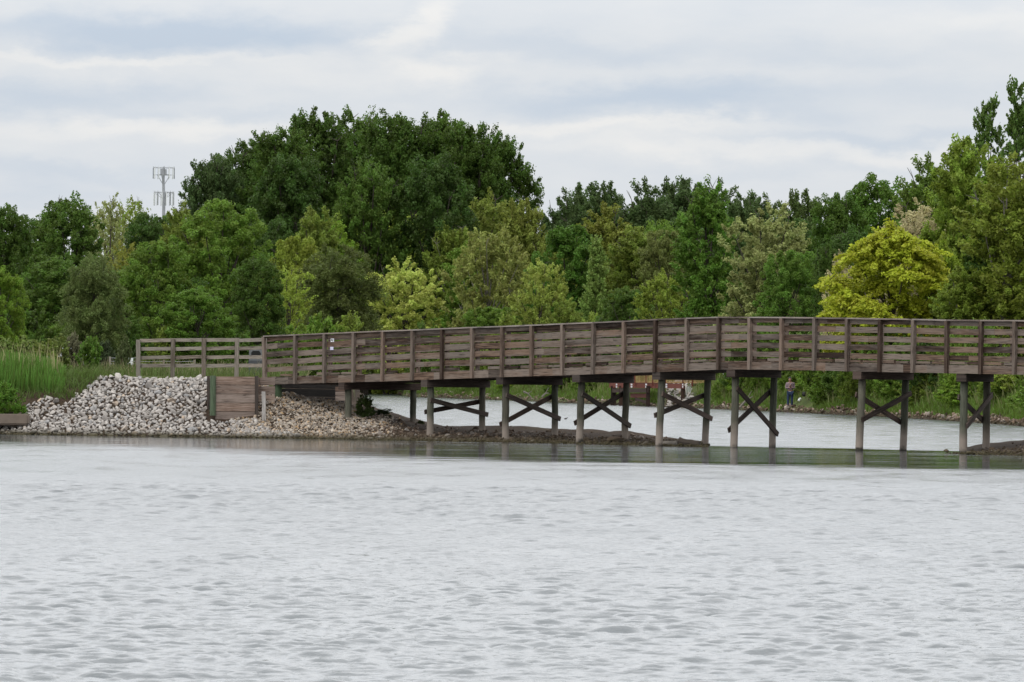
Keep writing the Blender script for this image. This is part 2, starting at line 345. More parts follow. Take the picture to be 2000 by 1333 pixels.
# ------------------------------------------------------------------ terrain
SH_PX = [-3000,-1000,0,300,520,700,841,1000,1200,1380,1420]
SH_Y  = [190,160,148,146.6,145.4,144.0,142.6,141.0,138.8,136.7,136.2]
CR_PX = [-3000,0,150,300,500,545,600,670,740,800,870,1000,1224,1300,1385,1420]
CR_Z  = [1.9,1.7,1.66,1.64,1.66,1.25,1.10,1.02,.78,.52,.36,.34,.27,.17,.03,-.7]
FAR_PX = [640,690,760,800,900,1160,1300,1543,1700,2000,2300,3000,6000]
FAR_Y  = [900,760,640,510,475,389,356,306,279,219,180,140,110]
NR_PX = [1840,1883,1940,2000,2100,2400,6000]; NR_Y = [128.6,127.4,126.6,126,124.5,118,90]; NR_Z = [-.6,.04,.2,.32,.55,1.3,1.6]
def sstep(x): x = np.clip(x, 0, 1); return x*x*(3-2*x)
def zg(X, Y):
    X = np.asarray(X, float); Y = np.asarray(Y, float); px = 1000+F_PX*X/np.maximum(Y, 1)
    n = (hsh((X,Y), .9)-.5)*.12+(hsh((X+40,Y), 2.7)-.5)*.06+(hsh((X,Y+9), .12)-.5)*.3*sstep((Y-170)/60)
    ys = np.interp(px, SH_PX, SH_Y); c = np.interp(px, CR_PX, CR_Z)
    wdt = np.interp(px, [0,500,560,700,870,1200,1400], [5.2,5.0,4.6,5.2,6.0,6.0,4.5]); d = Y-ys
    f = np.where(px < 760, sstep(d/wdt*.86+.07)*1.0-.02, np.clip(d/wdt, -.3, 1)**1 )
    f = np.where(px < 760, np.clip(d/wdt, -1, 1)*.55+.45*np.sign(d)*sstep(np.abs(d)/wdt), f)
    zA = np.where(d < 0, d*.35, c*f)
    # raise to meadow level behind the abutment
    zA = np.where((px < 690), zA+(np.maximum(1.68-c, 0))*sstep((d-wdt-np.where(px > 535, 5.0, 2.0))/2.5), zA)
    back = np.interp(px, [688,720,760,870,1200,1385,1420], [400,14,11,9.5,9.0,7.0,4.0])
    zA = np.where(px > 688, zA-sstep((d-back)/3.0)*(c+.9), zA)
    zA = np.where(px > 1420, -.8, zA)
    # far bank
    yf = np.interp(px, FAR_PX, FAR_Y); df = (Y-yf)*np.interp(px, [700,1100,1600,2300], [.6,.55,.6,.7])
    zC = np.where(df < 0, df*.2, .28*np.clip(df/1.2, 0, 1)+.35*sstep((df-1.5)/3)+1.1*sstep((df-3)/9)+.6*sstep((df-14)/30))
    zC = np.where(px < 640, -.8, zC)
    # near right mud bank
    yn = np.interp(px, NR_PX, NR_Y); cn = np.interp(px, NR_PX, NR_Z); dn = Y-yn
    zB = np.where(dn < 0, dn*.4, cn*np.clip(dn/5.5, 0, 1)-sstep((dn-9)/4)*(np.abs(cn)+.9))
    zB = np.where(px < 1840, -.8, zB)
    z = np.maximum(np.maximum(zA, zB), np.maximum(zC, -.8))
    return z+np.where(z > -.7, n*np.clip(z*2+.35, .15, 1), 0)
def Z(x, y): return float(zg(x, y))
def shore_d(px, Y): return Y-np.interp(px, SH_PX, SH_Y)

def make_ground():
    pxs = np.concatenate([np.linspace(-9000,-300,36,endpoint=False), np.linspace(-300,2300,330), np.linspace(2310,11000,36)])
    ys = np.concatenate([[-300,0,60,100], np.arange(112,134,.8), np.arange(134,165,.24), np.geomspace(165,700,200), np.geomspace(705,5000,24)])
    u = (pxs-1000)/F_PX
    Y, U = np.meshgrid(ys, u, indexing='ij'); X = U*np.maximum(Y, 100)
    X[:4] = np.linspace(-300, 300, len(u))[None, :]
    Zz = zg(X, Y); Zz[:4] = -.8
    px = 1000+F_PX*X/np.maximum(Y, 1)
    dA = Y-np.interp(px, SH_PX, SH_Y)
    yf = np.interp(px, FAR_PX, FAR_Y); dC = Y-yf
    cover = np.where((px < 560) & (dA > 6.0), 1.0, 0.0)
    cover = np.where((px < 690) & (dA > 12), 1, cover)
    cover = np.where((px > 640) & (dC > 2.2), 1, cover)
    V = np.stack([X, Y, Zz], -1).reshape(-1, 3); nr, nc = X.shape
    i = (np.arange(nr-1)[:, None]*nc+np.arange(nc-1)[None, :]).ravel()
    Fq = np.stack([i, i+1, i+nc+1, i+nc], 1)
    me = fast_mesh('ground', V, Fq, M['ground'], {'cover': cover.ravel()}, True)
    tag(link('ground', me), 'grassy banks and brown muddy shores round the lake', None, None, 'structure')
make_ground()

def make_water():
    rng = np.random.default_rng(5)
    ys = np.concatenate([[-400,-60,0,14,22], np.geomspace(25,95,1500), np.geomspace(95.6,150,90), np.geomspace(152,760,60), [900,1400,2600,4500]])
    pin = np.linspace(-120,2120,520)
    pxs = np.concatenate([[-16000,-8000,-4000,-2000,-1200,-600,-300], pin, [2300,2600,3200,4000,6000,10000,18000]])
    u = (pxs-1000)/F_PX; Y, U = np.meshgrid(ys, u, indexing='ij'); X = U*np.maximum(Y, 20)
    Zz = np.zeros_like(X)
    act = (Y > 24.9) & (Y < 96) & (pxs[None, :] >= -121) & (pxs[None, :] <= 2121)
    r0 = 5; r1 = 5+1500; c0 = 7; c1 = 7+520
    Xa = X[r0:r1, c0:c1]; Ya = Y[r0:r1, c0:c1]; H = np.zeros_like(Xa)
    gust = .55+.75*hsh((Xa*.5, Ya*.22), .35)+.25*(hsh((Xa*1.3,Ya*.5),.9)-.5)
    wx = (hsh((Xa, Ya), .5)-.5)*1.2; wy = (hsh((Xa+31, Ya+7), .45)-.5)*1.2
    for k in range(200):
        lam = float(np.exp(rng.uniform(math.log(.075), math.log(.75)))); th = rng.normal(math.radians(264), math.radians(24))
        ph = rng.uniform(0, 6.28); kx = 2*math.pi/lam*math.cos(th); ky = 2*math.pi/lam*math.sin(th)
        slope = .0205*(lam/.5)**-.5*(1.15 if lam < .35 else .75)
        grid = Ya*math.log(95/25)/1500; fade = sstep((lam/grid-1.8)/2.0)
        H += slope*lam/(2*math.pi)*fade*np.sin(kx*(Xa+wx*.3)+ky*(Ya+wy*.3)+ph)
    edge = sstep((95-Ya)/18)*sstep((Ya-25)/1.5)*sstep((pin-(-120))/60)[None, :]*sstep((2120-pin)/60)[None, :]
    Zz[r0:r1, c0:c1] = H*gust*edge
    px = 1000+F_PX*X/np.maximum(Y, 1)
    inner = np.interp(px, [-500,200,700,1000,2000,2600], [124,122,112,106,103,103])
    outer = np.interp(px, [-500,700,1200,1500,2000], [152,146,141,139,133])
    wfront = np.interp(px, [0,700,1200,2000], [26,18,10,6])
    calm = sstep((Y-inner)/wfront+.5)*(1-sstep((Y-outer)/5+.5))
    V = np.stack([X, Y, Zz], -1).reshape(-1, 3); nr, nc = X.shape
    i = (np.arange(nr-1)[:, None]*nc+np.arange(nc-1)[None, :]).ravel()
    Fq = np.stack([i, i+1, i+nc+1, i+nc], 1)
    me = fast_mesh('lake_water', V, Fq, M['water'], {'calm': calm.ravel()}, True)
    tag(link('lake_water', me), 'rippled pale grey lake water with a calmer belt before the bridge', None, None, 'structure')
make_water()

# ------------------------------------------------------------------ bridge
S_PX = [400,530,841,1433,1883,2000,2200]; S_V = [66,67,69.3,74,77.5,78.3,79.8]
def dep(px): return F_PX/lerp(px, S_PX, S_V)
CAPX = [522,580,637,694,751,809,867,926,984,1042,1102,1162,1222,1283,1345,1407,1468,1530,1594,1658,1722,1787,1853,1919,1985,2052,2120,2188]
CAPY = [656,653.5,651,648.5,646,644,641.5,639,637,634.5,632,629.5,627,623.5,621,619,619,619.5,620,621,622,623,624.5,625,625.5,626.5,627.5,628.5]
BOTX = [522,580,650,750,867,984,1102,1222,1283,1345,1407,1468,1594,1722,1853,1985,2188]
BOTY = [751.5,750,748,745.5,741,737,733.5,729,727.3,725,722.3,722.3,724,727,729.5,732,736]
RW = 2.4
rail = []
for cx, cy in zip(CAPX, CAPY):
    d = dep(cx); top = P(cx, cy, d); bot = P(cx, lerp(cx, BOTX, BOTY), d)
    rail.append([Vector((top.x, d, 0)), top.z, bot.z])
nR = len(rail)
for i in range(nR):
    a = rail[max(i-1, 0)][0]; b_ = rail[min(i+1, nR-1)][0]; tdir = (b_-a).normalized()
    rail[i] += [tdir, Vector((-tdir.y, tdir.x, 0))]      # along, towards the far side
def station(px):
    i = int(np.clip(np.searchsorted(CAPX, px)-1, 0, nR-2)); f = (px-CAPX[i])/(CAPX[i+1]-CAPX[i]); A, B = rail[i], rail[i+1]
    return [A[0].lerp(B[0], f), A[1]*(1-f)+B[1]*f, A[2]*(1-f)+B[2]*f, A[3], A[4]]
root = empty('footbridge', (rail[0][0].x, rail[0][0].y, 1.6), 'long weathered wooden footbridge on timber piles crossing the water, boards railing both sides', 'footbridge')
def rb(mb, name, mt): return mb.build(name, mt, root)
def R_(v): return Vector(v)-root.location
up = Vector((0,0,1))
for side, off in ((0, 0.0), (1, RW)):
    rnd = random.Random(3+side)
    for i in range(nR):
        p, zt, zb, al, pr = rail[i]; q = p+pr*off; tk = .095
        lean = al*(-.09 if (i == 0 and side == 0) else rnd.uniform(-.012, .012))
        outw = pr*(-.055 if side == 0 else .055)
        mb = MB(); zb2 = zb-.005 if side == 0 else zb+.02
        mb.beam(R_(q+outw+up*zb2), R_(q+outw+lean+up*(zt-.035)), al*tk, pr*tk)
        rb(mb, 'railing_post', M['post'])
    # rail boards bay by bay (each bay one panel), fascia, cap
    for i in range(nR-1):
        A, B = rail[i], rail[i+1]; pa = A[0]+A[4]*off; pb = B[0]+B[4]*off
        fsh = 0 if side == 0 else .045*float(np.clip((1500-CAPX[i])/150, 0, 1)); mb = MB(); h = (A[1]+B[1])/2-(A[2]+B[2])/2; inn = .022 if side == 0 else -.022
        for k, (c0, wd) in enumerate([(.095,.125),(.305,.15),(.530,.15),(.755,.15),(.985,.14)]):
            ja = rnd.uniform(-.014,.014); jb = rnd.uniform(-.014,.014); w2 = wd*rnd.uniform(.93,1.04)*(1 if side == 0 else .84)
            if i < 3 and side == 0: ja -= .02; jb += .012
            za = A[1]-c0+ja+fsh; zb_ = B[1]-c0+jb+fsh; a3 = pa+A[4]*inn+up*za; b3 = pb+B[4]*inn+up*zb_
            dr = (b3-a3).normalized()*.02
            # two lengths slightly bowed
            mid = (a3+b3)/2+up*rnd.uniform(-.008,.008)
            if rnd.random() < .16:
                cut = a3.lerp(b3, rnd.choice((.35,.6)))
                mb.beam(R_(a3-dr), R_(cut-dr*.3), A[4]*.038, up*w2); mb.beam(R_(cut), R_(b3+dr), A[4]*.036, up*w2*.97)
            else:
                mb.beam(R_(a3-dr), R_(b3+dr), A[4]*(.036+.004*rnd.random()), up*w2)
        rb(mb, 'rail_panel', M['rail'])
    # handrail cap in long lengths
    mb = MB()
    for i in range(0, nR-1, 3):
        j = min(i+3, nR-1); A, B = rail[i], rail[j]
        for k in range(i, j):
            C_, D_ = rail[k], rail[k+1]
            a3 = C_[0]+C_[4]*off+up*(C_[1]-.018); b3 = D_[0]+D_[4]*off+up*(D_[1]-.018)
            if k == 0 and side == 0: a3 -= C_[3]*.08
            mb.beam(R_(a3), R_(b3), C_[4]*.2, up*.036)
    rb(mb, 'handrail_cap', M['capw'])
    # fascia board: patched lengths
    mb = MB(); outo = -.004 if side == 0 else .004
    for i in range(nR-1):
        A, B = rail[i], rail[i+1]; L_ = (B[0]-A[0]).length
        cuts = [0, 1] if rnd.random() < .55 else [0, rnd.uniform(.25,.75), 1]
        for q0, q1 in zip(cuts[:-1], cuts[1:]):
            a3 = (A[0].lerp(B[0], q0))+A[4]*(off+outo*rnd.uniform(.5,3)); b3 = (A[0].lerp(B[0], q1))+A[4]*(off+outo*rnd.uniform(.5,3))
            z0 = A[2]*(1-q0)+B[2]*q0; z1 = A[2]*(1-q1)+B[2]*q1; hh = .205*rnd.uniform(.93,1.02)
            mb.beam(R_(a3+up*(z0+hh/2)), R_(b3+up*(z1+hh/2)), A[4]*.038, up*hh)
    rb(mb, 'fascia_board', M['rail'])
    # curb blocks between lowest rail and deck
    for i in range(nR-1):
        A, B = rail[i], rail[i+1]; u0 = .04
        while u0 < .95:
            u1 = min(1, u0+rnd.uniform(.3,.6)) if side == 0 else 1
            za = A[2]*(1-u0)+B[2]*u0; zb_ = A[2]*(1-u1)+B[2]*u1; hh = rnd.uniform(.05,.085) if side == 0 else .05
            if rnd.random() < .8 or side:
                mb = MB(); sh = .05 if side == 0 else -.05
                mb.beam(R_(A[0].lerp(B[0],u0)+A[4]*(off+sh)+up*(za+.235+hh/2)), R_(A[0].lerp(B[0],u1)+A[4]*(off+sh)+up*(zb_+.235+hh/2)), A[4]*.09, up*hh)
                rb(mb, 'curb_block', M['rail'])
            u0 = u1+rnd.uniform(.05,.10)
# deck planks and stringers
mb = MB(); mbs = MB()
for i in range(nR-1):
    A, B = rail[i], rail[i+1]; n = 7
    for k in range(n):
        f0 = (k+.04)/n; f1 = (k+.96)/n; fm = (f0+f1)/2; c = A[0].lerp(B[0], fm); z = A[2]*(1-fm)+B[2]*fm+.205
        mb.beam(R_(c+A[4]*.03+up*z), R_(c+A[4]*(RW-.03)+up*z), (B[0]-A[0])*((f1-f0)), up*.04)
    for o in (.12,.7,1.2,1.7,RW-.12):
        mbs.beam(R_(A[0]+A[4]*o+up*(A[2]+.092)), R_(B[0]+B[4]*o+up*(B[2]+.092)), A[4]*.045, up*.17)
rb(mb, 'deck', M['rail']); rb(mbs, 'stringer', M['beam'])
# bents: near pile px (top, bottom), base row, far lean
BENTS = [(680,680,False),(841,841,True),(988,988,True),(1136,1131,True),(1293,1285,True),(1437,1432,True),(1685,1674,True),(1884,1883,True),(2085,2083,True)]
FARPX = [805,942,1085,1226,1387,1518,1779,1942,2140]
for bi, (pt_, pb_, brace) in enumerate(BENTS):
    rnd = random.Random(bi*7+1)
    st_ = station(pt_-9); p, zt, zb, al, pr = st_; ct = zb-.003; chh = .20; W = 2.02 if bi else 2.4
    s_ = F_PX/p.y; latx = (FARPX[bi]-pt_)/s_; pr = Vector((latx, math.sqrt(max(W*W-latx*latx, .3)), 0)).normalized(); al = Vector((pr.y, -pr.x, 0)); p = Vector((P(pt_,760,p.y).x, p.y, 0))+pr*0-pr*.2+Vector((0,.14,0)); leanx = (pb_-pt_)/s_
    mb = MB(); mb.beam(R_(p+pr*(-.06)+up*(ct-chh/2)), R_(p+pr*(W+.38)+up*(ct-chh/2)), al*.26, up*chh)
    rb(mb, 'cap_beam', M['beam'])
    tops = []
    for k, o in enumerate((.2, .2+W)):
        base = p+pr*o; r = .098 if k == 0 else .092
        lx = leanx*(1 if k == 0 else .8)*al.x+0
        a = base+up*(ct-chh); bot = base+Vector((lx,0,0)); zb2 = min(Z(bot.x, bot.y), 0)-.5; bot.z = zb2
        # keep the lean at the waterline
        mb = MB(); npt = 7
        pts = [a.lerp(bot, j/(npt-1))+Vector((rnd.uniform(-.008,.008),0,0)) for j in range(npt)]
        mb.tube([R_(q) for q in pts], [r*(1+.05*j/(npt-1))*rnd.uniform(.97,1.03) for j in range(npt)], 14)
        rb(mb, 'pile', M['pile']).data.polygons.foreach_set('use_smooth', [True]*(len(mb.f)))
        tops.append((a, bot))
    if brace:
        def at_z(k, z): a, bt = tops[k]; f = (a.z-z)/(a.z-bt.z); return a.lerp(bt, f)
        # z of brace ends: near-top to far-low, near-low to far-top
        zt_n = [None,1.12,1.28,1.34,1.37,1.52,1.42,1.40,1.4][bi]; zl_n = [None,.81,.52,.60,.84,.50,.83,.72,.7][bi]
        zt_f = [None,1.10,1.28,1.38,1.37,1.48,1.46,1.45,1.4][bi]; zl_f = [None,.75,.68,.53,.76,.40,.74,.84,.7][bi]
        f_off = .115
        fr_ = 1 if bi <= 5 else -1
        for (z0, z1, so_) in ((zt_n, zl_f, fr_), (zl_n, zt_f, -fr_)):
            a = at_z(0, z0)+al*f_off*so_; b_ = at_z(1, z1)+al*f_off*so_; dr = (b_-a).normalized(); nrm = al
            wv = dr.cross(nrm).normalized()*.13
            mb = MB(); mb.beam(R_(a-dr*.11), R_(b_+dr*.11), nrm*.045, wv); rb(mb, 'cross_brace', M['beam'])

# notices fixed to the inside of the near railing
def notice(px, py, w_, h_, mt, name, label, marks):
    st_ = station(px); p = st_[0]-st_[4]*.012; z = P(px, py, p.y).z
    r_ = empty(name, (p.x, p.y, z), label, 'sign')
    mb = MB(); al = st_[3]; pr = st_[4]
    mb.beam(-al*w_/2, al*w_/2, pr*.006, up*h_); mb.build('panel', mt, r_)
    mb = MB()
    for (x, z_, ww, hh) in marks: mb.beam(al*(x-ww/2)-pr*.006+up*z_, al*(x+ww/2)-pr*.006+up*z_, pr*.003, up*hh)
    mb.build('print', M['black'] if mt is M['paper'] else M['paper'], r_)
notice(650, 665, .14, .10, M['paper'], 'warning_sign', 'small white notice with black mark on the railing, upper of the two', [(-.02,.01,.04,.05),(.02,-.02,.05,.02),(.035,.02,.02,.03)])
notice(649, 681, .14, .09, M['paper2'], 'paper_notice', 'small pale lavender notice on the railing, lower of the two', [(0,.02,.1,.008),(0,-.005,.1,.008)])

# ------------------------------------------------------------------ approach fence
fx = [270,338,398,463,517]; fd = [153.6,153.2,152.6,152.0,150.6]
fr = empty('wooden_fence', P(270,740,149.5), 'four rail grey wooden fence joining the left end of the footbridge', 'fence')
for i, (x, d) in enumerate(zip(fx, fd)):
    tp = P(x, [664,662.5,661.5,660.5,661][i], d-.07); bt = Vector((tp.x+random.uniform(-.01,.02), tp.y, Z(tp.x, tp.y)-.15))
    mb = MB(); mb.beam(rel(bt, fr), rel(tp, fr), (.125,0,0), (0,.1,0)); mb.build('post', M['fence'], fr)
for k, y in enumerate([665.5,682,699,715.5]):
    for i in range(4):
        a = P(fx[i]+(0 if i else 3), y-.2*i+random.uniform(-.7,.7), fd[i]); b_ = P(fx[i+1], y-.2*(i+1)-1+random.uniform(-.7,.7), fd[i+1])
        mb = MB(); mb.beam(rel(a, fr), rel(b_, fr), (0,.04,0), (0,0,.105)); mb.build('rail', M['fence'], fr)

# ------------------------------------------------------------------ retaining wall
wr = empty('retaining_wall', P(410,805,147.6), 'brown timber retaining wall with green corner post beside the stone bank', 'wall')
D0 = 147.6
for k, (y0, y1) in enumerate([(735.5,751.5),(752.5,769.5),(770,787),(787.5,804),(804.5,824)]):
    a = P(421,(y0+y1)/2,D0); b_ = P(498,(y0+y1)/2+.5,D0); h = (y1-y0)/lerp(450,S_PX,S_V)*.94
    mb = MB(); mb.beam(rel(a,wr), rel(b_,wr), (0,.07,0), (0,0,h)); mb.build('board', M['wall'], wr)
    a = P(505,(y0+y1)/2+2,D0+1.0); b_ = P(537,(y0+y1)/2+2,D0+.9)
    mb = MB(); mb.beam(rel(a,wr), rel(b_,wr), (0,.07,0), (0,0,h)); mb.build('board', M['wall'], wr)
mb = MB(); t_ = P(416,734,D0-.06); b_ = P(415.5,812,D0-.06); mb.tube([rel(b_,wr), rel(t_,wr)], [.088,.085], 14); mb.build('corner_post', M['green_post'], wr)
mb = MB(); mb.beam(rel(P(407,735,D0+.15),wr), rel(P(407,800,D0+.15),wr), (.07,0,0), (0,.2,0)); mb.build('edge_post', M['beam'], wr)
mb = MB(); mb.beam(rel(P(501,734.5,D0-.03),wr), rel(P(501.5,826,D0-.03),wr), (.09,0,0), (0,.12,0)); mb.build('corner_post', M['beam'], wr)
mb = MB()     # return of the wall running back to the meadow, and the fill board behind
mb.beam(rel(P(410,740,D0+.2),wr)+Vector((0,0,-.45)), rel(P(410,740,D0+4.5),wr)+Vector((0,0,-.45)), (.05,0,0), (0,0,1.0)); 
mb.beam(rel(P(500,740,D0+.1),wr)+Vector((0,0,-.45)), rel(P(504,740,D0+1.0),wr)+Vector((0,0,-.45)), (.05,0,0), (0,0,1.0)); mb.build('return_wall', M['wall'], wr)
# abutment wall below the bridge end
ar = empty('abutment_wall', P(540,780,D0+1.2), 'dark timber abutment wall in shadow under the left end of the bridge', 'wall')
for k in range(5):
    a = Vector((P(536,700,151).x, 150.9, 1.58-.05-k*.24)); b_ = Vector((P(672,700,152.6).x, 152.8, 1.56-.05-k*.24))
    mb = MB(); mb.beam(rel(a,ar), rel(b_,ar), (.03,.06,0), (0,0,.232)); mb.build('board', M['shade_wood'], ar)
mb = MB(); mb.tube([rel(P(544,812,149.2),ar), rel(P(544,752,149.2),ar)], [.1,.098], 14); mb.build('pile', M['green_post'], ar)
for k in range(3):
    mb = MB(); a = P(655, 760+k*9.3, 152.0); b_ = P(674, 760+k*9.3, 152.1); mb.beam(rel(a,ar), rel(b_,ar), (0,.06,0), (0,0,.13)); mb.build('board', M['wall'], ar)
# grey stake
a = P(515.5,822,D0-.5); b_ = P(515,765,D0-.5); sr = MB(); sr.beam(a, b_, (.115,0,0), (0,.05,0)); sr.beam(b_+Vector((0,.03,-.12)), b_+Vector((0,.03,-.2)), (.06,0,0), (0,.02,0))
tag(sr.build('wooden_stake', M['stake'], None, origin=a), 'pale grey upright plank stake standing in gravel before the brown wall', 'stake')

# ------------------------------------------------------------------ stones
def hull_rock(seed, n=15, flat=.75):
    rr = random.Random(seed); bm = bmesh.new()
    for i in range(n):
        v = Vector((rr.gauss(0,1), rr.gauss(0,1), rr.gauss(0,1))).normalized()*rr.uniform(.78,1.0)
        bm.verts.new((v.x*.5, v.y*.42, v.z*.5*flat))
    r_ = bmesh.ops.convex_hull(bm, input=bm.verts)
    bmesh.ops.delete(bm, geom=[g for g in r_['geom_interior'] if isinstance(g, bmesh.types.BMVert)], context='VERTS')
    bmesh.ops.bevel(bm, geom=bm.edges[:], offset=.035, segments=1, affect='EDGES')
    bmesh.ops.triangulate(bm, faces=bm.faces[:])
    me = bpy.data.meshes.new('rock'); bm.to_mesh(me); bm.free(); return me
rocks = [hull_rock(s) for s in range(10)]
for r_ in rocks: r_.materials.append(M['rock'])
small = []
for s in range(6):
    me = hull_rock(40+s, 9, .7); v = np.array([p.co for p in me.vertices]); f = np.array([list(p.vertices) for p in me.polygons]); small.append((v, f))
rockd = [(np.array([p.co for p in me.vertices]), np.array([list(p.vertices) for p in me.polygons])) for me in rocks]
def rotm(rng, tilt=1.0):
    a, b_, c_ = rng.uniform(0, 6.28), rng.uniform(-tilt, tilt), rng.uniform(-tilt, tilt)
    Rz = np.array([[math.cos(a),-math.sin(a),0],[math.sin(a),math.cos(a),0],[0,0,1]])
    Rx = np.array([[1,0,0],[0,math.cos(b_),-math.sin(b_)],[0,math.sin(b_),math.cos(b_)]])
    Ry = np.array([[math.cos(c_),0,math.sin(c_)],[0,1,0],[-math.sin(c_),0,math.cos(c_)]])
    return Rz@Rx@Ry
def scatter_mesh(name, items, lib, mt, seed=0):
    rng = np.random.default_rng(seed); Vs = []; Fs = []; o = 0
    for (x, y, z, s) in items:
        v, f = lib[rng.integers(len(lib))]; sc = np.array([s*rng.uniform(.8,1.3), s*rng.uniform(.8,1.2), s*rng.uniform(.7,1.1)])
        Vs.append((v*sc)@rotm(rng).T+np.array([x,y,z])); Fs.append(f+o); o += len(v)
    return fast_mesh(name, np.concatenate(Vs), np.concatenate(Fs), mt)
def rock_ok(px, d):
    """is the slope at photo column px, d metres up from the shoreline covered with pale riprap?"""
    if px < 10: return d < 1.5
    top = np.interp(px, [10,60,90,125,150,200,260,400,500,505,560,590], [1.7,2.6,3.2,2.6,3.4,4.9,5.5,5.6,2.1,1.3,.8,.2])
    return d < top
rng = np.random.default_rng(21); cand = []
grid = {}
tries = 0
while len(cand) < 2100 and tries < 60000:
    tries += 1
    px = rng.uniform(-60, 585); d = rng.uniform(-.35, 5.7)
    if not rock_ok(px, d): continue
    s = float(np.clip(rng.lognormal(math.log(.178), .30), .11, .40))
    if px > 430: s *= .85
    Y = np.interp(px, SH_PX, SH_Y)+d; X = (px-1000)/F_PX*Y
    if 405 < px < 500 and Y > D0-.25: continue
    key = (int(X/.3), int(Y/.3)); ok = True
    for a in (-1,0,1):
        for b_ in (-1,0,1):
            for (x2, y2, s2) in grid.get((key[0]+a, key[1]+b_), ()):
                if (X-x2)**2+(Y-y2)**2 < (.36*(s+s2))**2: ok = False; break
            if not ok: break
        if not ok: break
    if not ok: continue
    grid.setdefault(key, []).append((X, Y, s)); cand.append((X, Y, Z(X, Y)+s*rng.uniform(.05,.22), s))
cand.sort(key=lambda c: -c[3])
vis = [c for c in cand if 1000+F_PX*c[0]/c[1] > 2]
top300 = vis[:300]; rest = [c for c in cand if c not in set(top300)]
for k, (x, y, z, s) in enumerate(top300):
    o = link('riprap_stone', rocks[k % 10]); o.location = (x, y, z)
    o.rotation_euler = (rng.uniform(-.9,.9), rng.uniform(-.9,.9), rng.uniform(0,6.28)); o.scale = (s*rng.uniform(.9,1.35), s*rng.uniform(.8,1.2), s*rng.uniform(.75,1.1))
    tag(o, 'one of the larger angular pale limestone blocks on the heaped shore bank', 'stone', 'large pale stones of the shore bank')
# under layer of smaller stones filling the chinks
for k in range(1500):
    px = rng.uniform(-60, 585); d = rng.uniform(-.3, 5.7)
    if not rock_ok(px, d+.1): continue
    Y = np.interp(px, SH_PX, SH_Y)+d; X = (px-1000)/F_PX*Y
    if 405 < px < 500 and Y > D0-.2: continue
    rest.append((X, Y, Z(X,Y)+.02, rng.uniform(.09,.16)))
me = scatter_mesh('riprap_rubble', rest, rockd, M['rock'], 4)
tag(link('riprap_rubble', me), 'smaller pale limestone rubble packed between the larger bank stones', 'rubble', None, 'stuff')
# tan gravel under the bridge end
it = []
for k in range(9000):
    px = rng.uniform(455, 790); d = rng.uniform(-.25, 5.6)
    lo = np.interp(px, [455,520,600], [1.6,.25,-.3])
    if px < 505 and (d > 1.9 or d < .2): continue
    if px < 560 and d < .2 and rng.random() < .5: continue
    if px > 700 and rng.random() < (px-700)/90: continue
    Y = np.interp(px, SH_PX, SH_Y)+d; X = (px-1000)/F_PX*Y
    it.append((X, Y, Z(X,Y)+.012, float(np.clip(rng.lognormal(math.log(.085), .35), .04, .2))))
me = scatter_mesh('gravel', it, small, M['gravel'], 5); tag(link('gravel', me), 'tan and orange gravel spread on the slope under the bridge end', 'gravel', None, 'stuff')
# stones on the mud spit and the right hand bank
it = []
for k in range(5200):
    px = rng.uniform(690, 1385); d = abs(rng.normal(0, 2.0))-.15
    Y = np.interp(px, SH_PX, SH_Y)+d; X = (px-1000)/F_PX*Y; z = Z(X,Y)
    if z < -.06: continue
    it.append((X, Y, z+.005, float(np.clip(rng.lognormal(math.log(.085), .5), .03, .26))))
for k in range(900):
    px = rng.uniform(1850, 2200); d = abs(rng.normal(0, 1.6))-.1
    Y = np.interp(px, NR_PX, NR_Y)+d; X = (px-1000)/F_PX*Y; z = Z(X,Y)
    if z < -.08: continue
    it.append((X, Y, z+.01, float(np.clip(rng.lognormal(math.log(.085), .45), .03, .24))))
me = scatter_mesh('shore_stones', it, small, M['mudstone'], 6); tag(link('shore_stones', me), 'small brown stones strewn along the muddy spit under the bridge', 'stones', None, 'stuff')
# far shore stones
it = []
for k in range(3800):
    px = rng.uniform(745, 2200); d = rng.uniform(-.6, 2.8)*np.interp(px,[800,2000],[2.2,.9])
    Y = np.interp(px, FAR_PX, FAR_Y)+d; X = (px-1000)/F_PX*Y; z = Z(X,Y)
    it.append((X, Y, z+.02, float(np.clip(rng.lognormal(math.log(.19), .5), .08, .6))))
me = scatter_mesh('far_shore_stones', it, small, M['farstone'], 7); tag(link('far_shore_stones', me), 'tan stones lining the far shore at the water edge', 'stones', None, 'stuff')

def single_rock(px, py, d, size, k, mt, name, label, sc=(1,1,.8), cat='rock'):
    p = P(px, py, d); p.z = max(p.z, Z(p.x,p.y)+size*.12); me = rocks[k].copy(); me.materials.clear(); me.materials.append(mt); me.name = name
    o = link(name, me); o.location = p; o.scale = (size*sc[0], size*sc[1], size*sc[2]); o.rotation_euler = (0, 0, k); return tag(o, label, cat)
single_rock(1206,852,141.5,.42,2,M['mudstone'],'boulder','pale grey boulder on the mud spit against the fourth bent, upper one',(1,1,.6))
single_rock(1200,861,140.2,.62,4,M['mudstone'],'boulder','broad brown boulder at the water edge of the spit, lower one',(1.1,.8,.55))
single_rock(744,855,143.9,.26,6,M['rock'],'boulder','single whitish stone at the waterline right of the first pile',(1.1,.9,.6))
single_rock(1848,882,129.2,.22,5,M['mudstone'],'boulder','small dark rock poking from the water left of the last bent',(1.1,.9,.8))
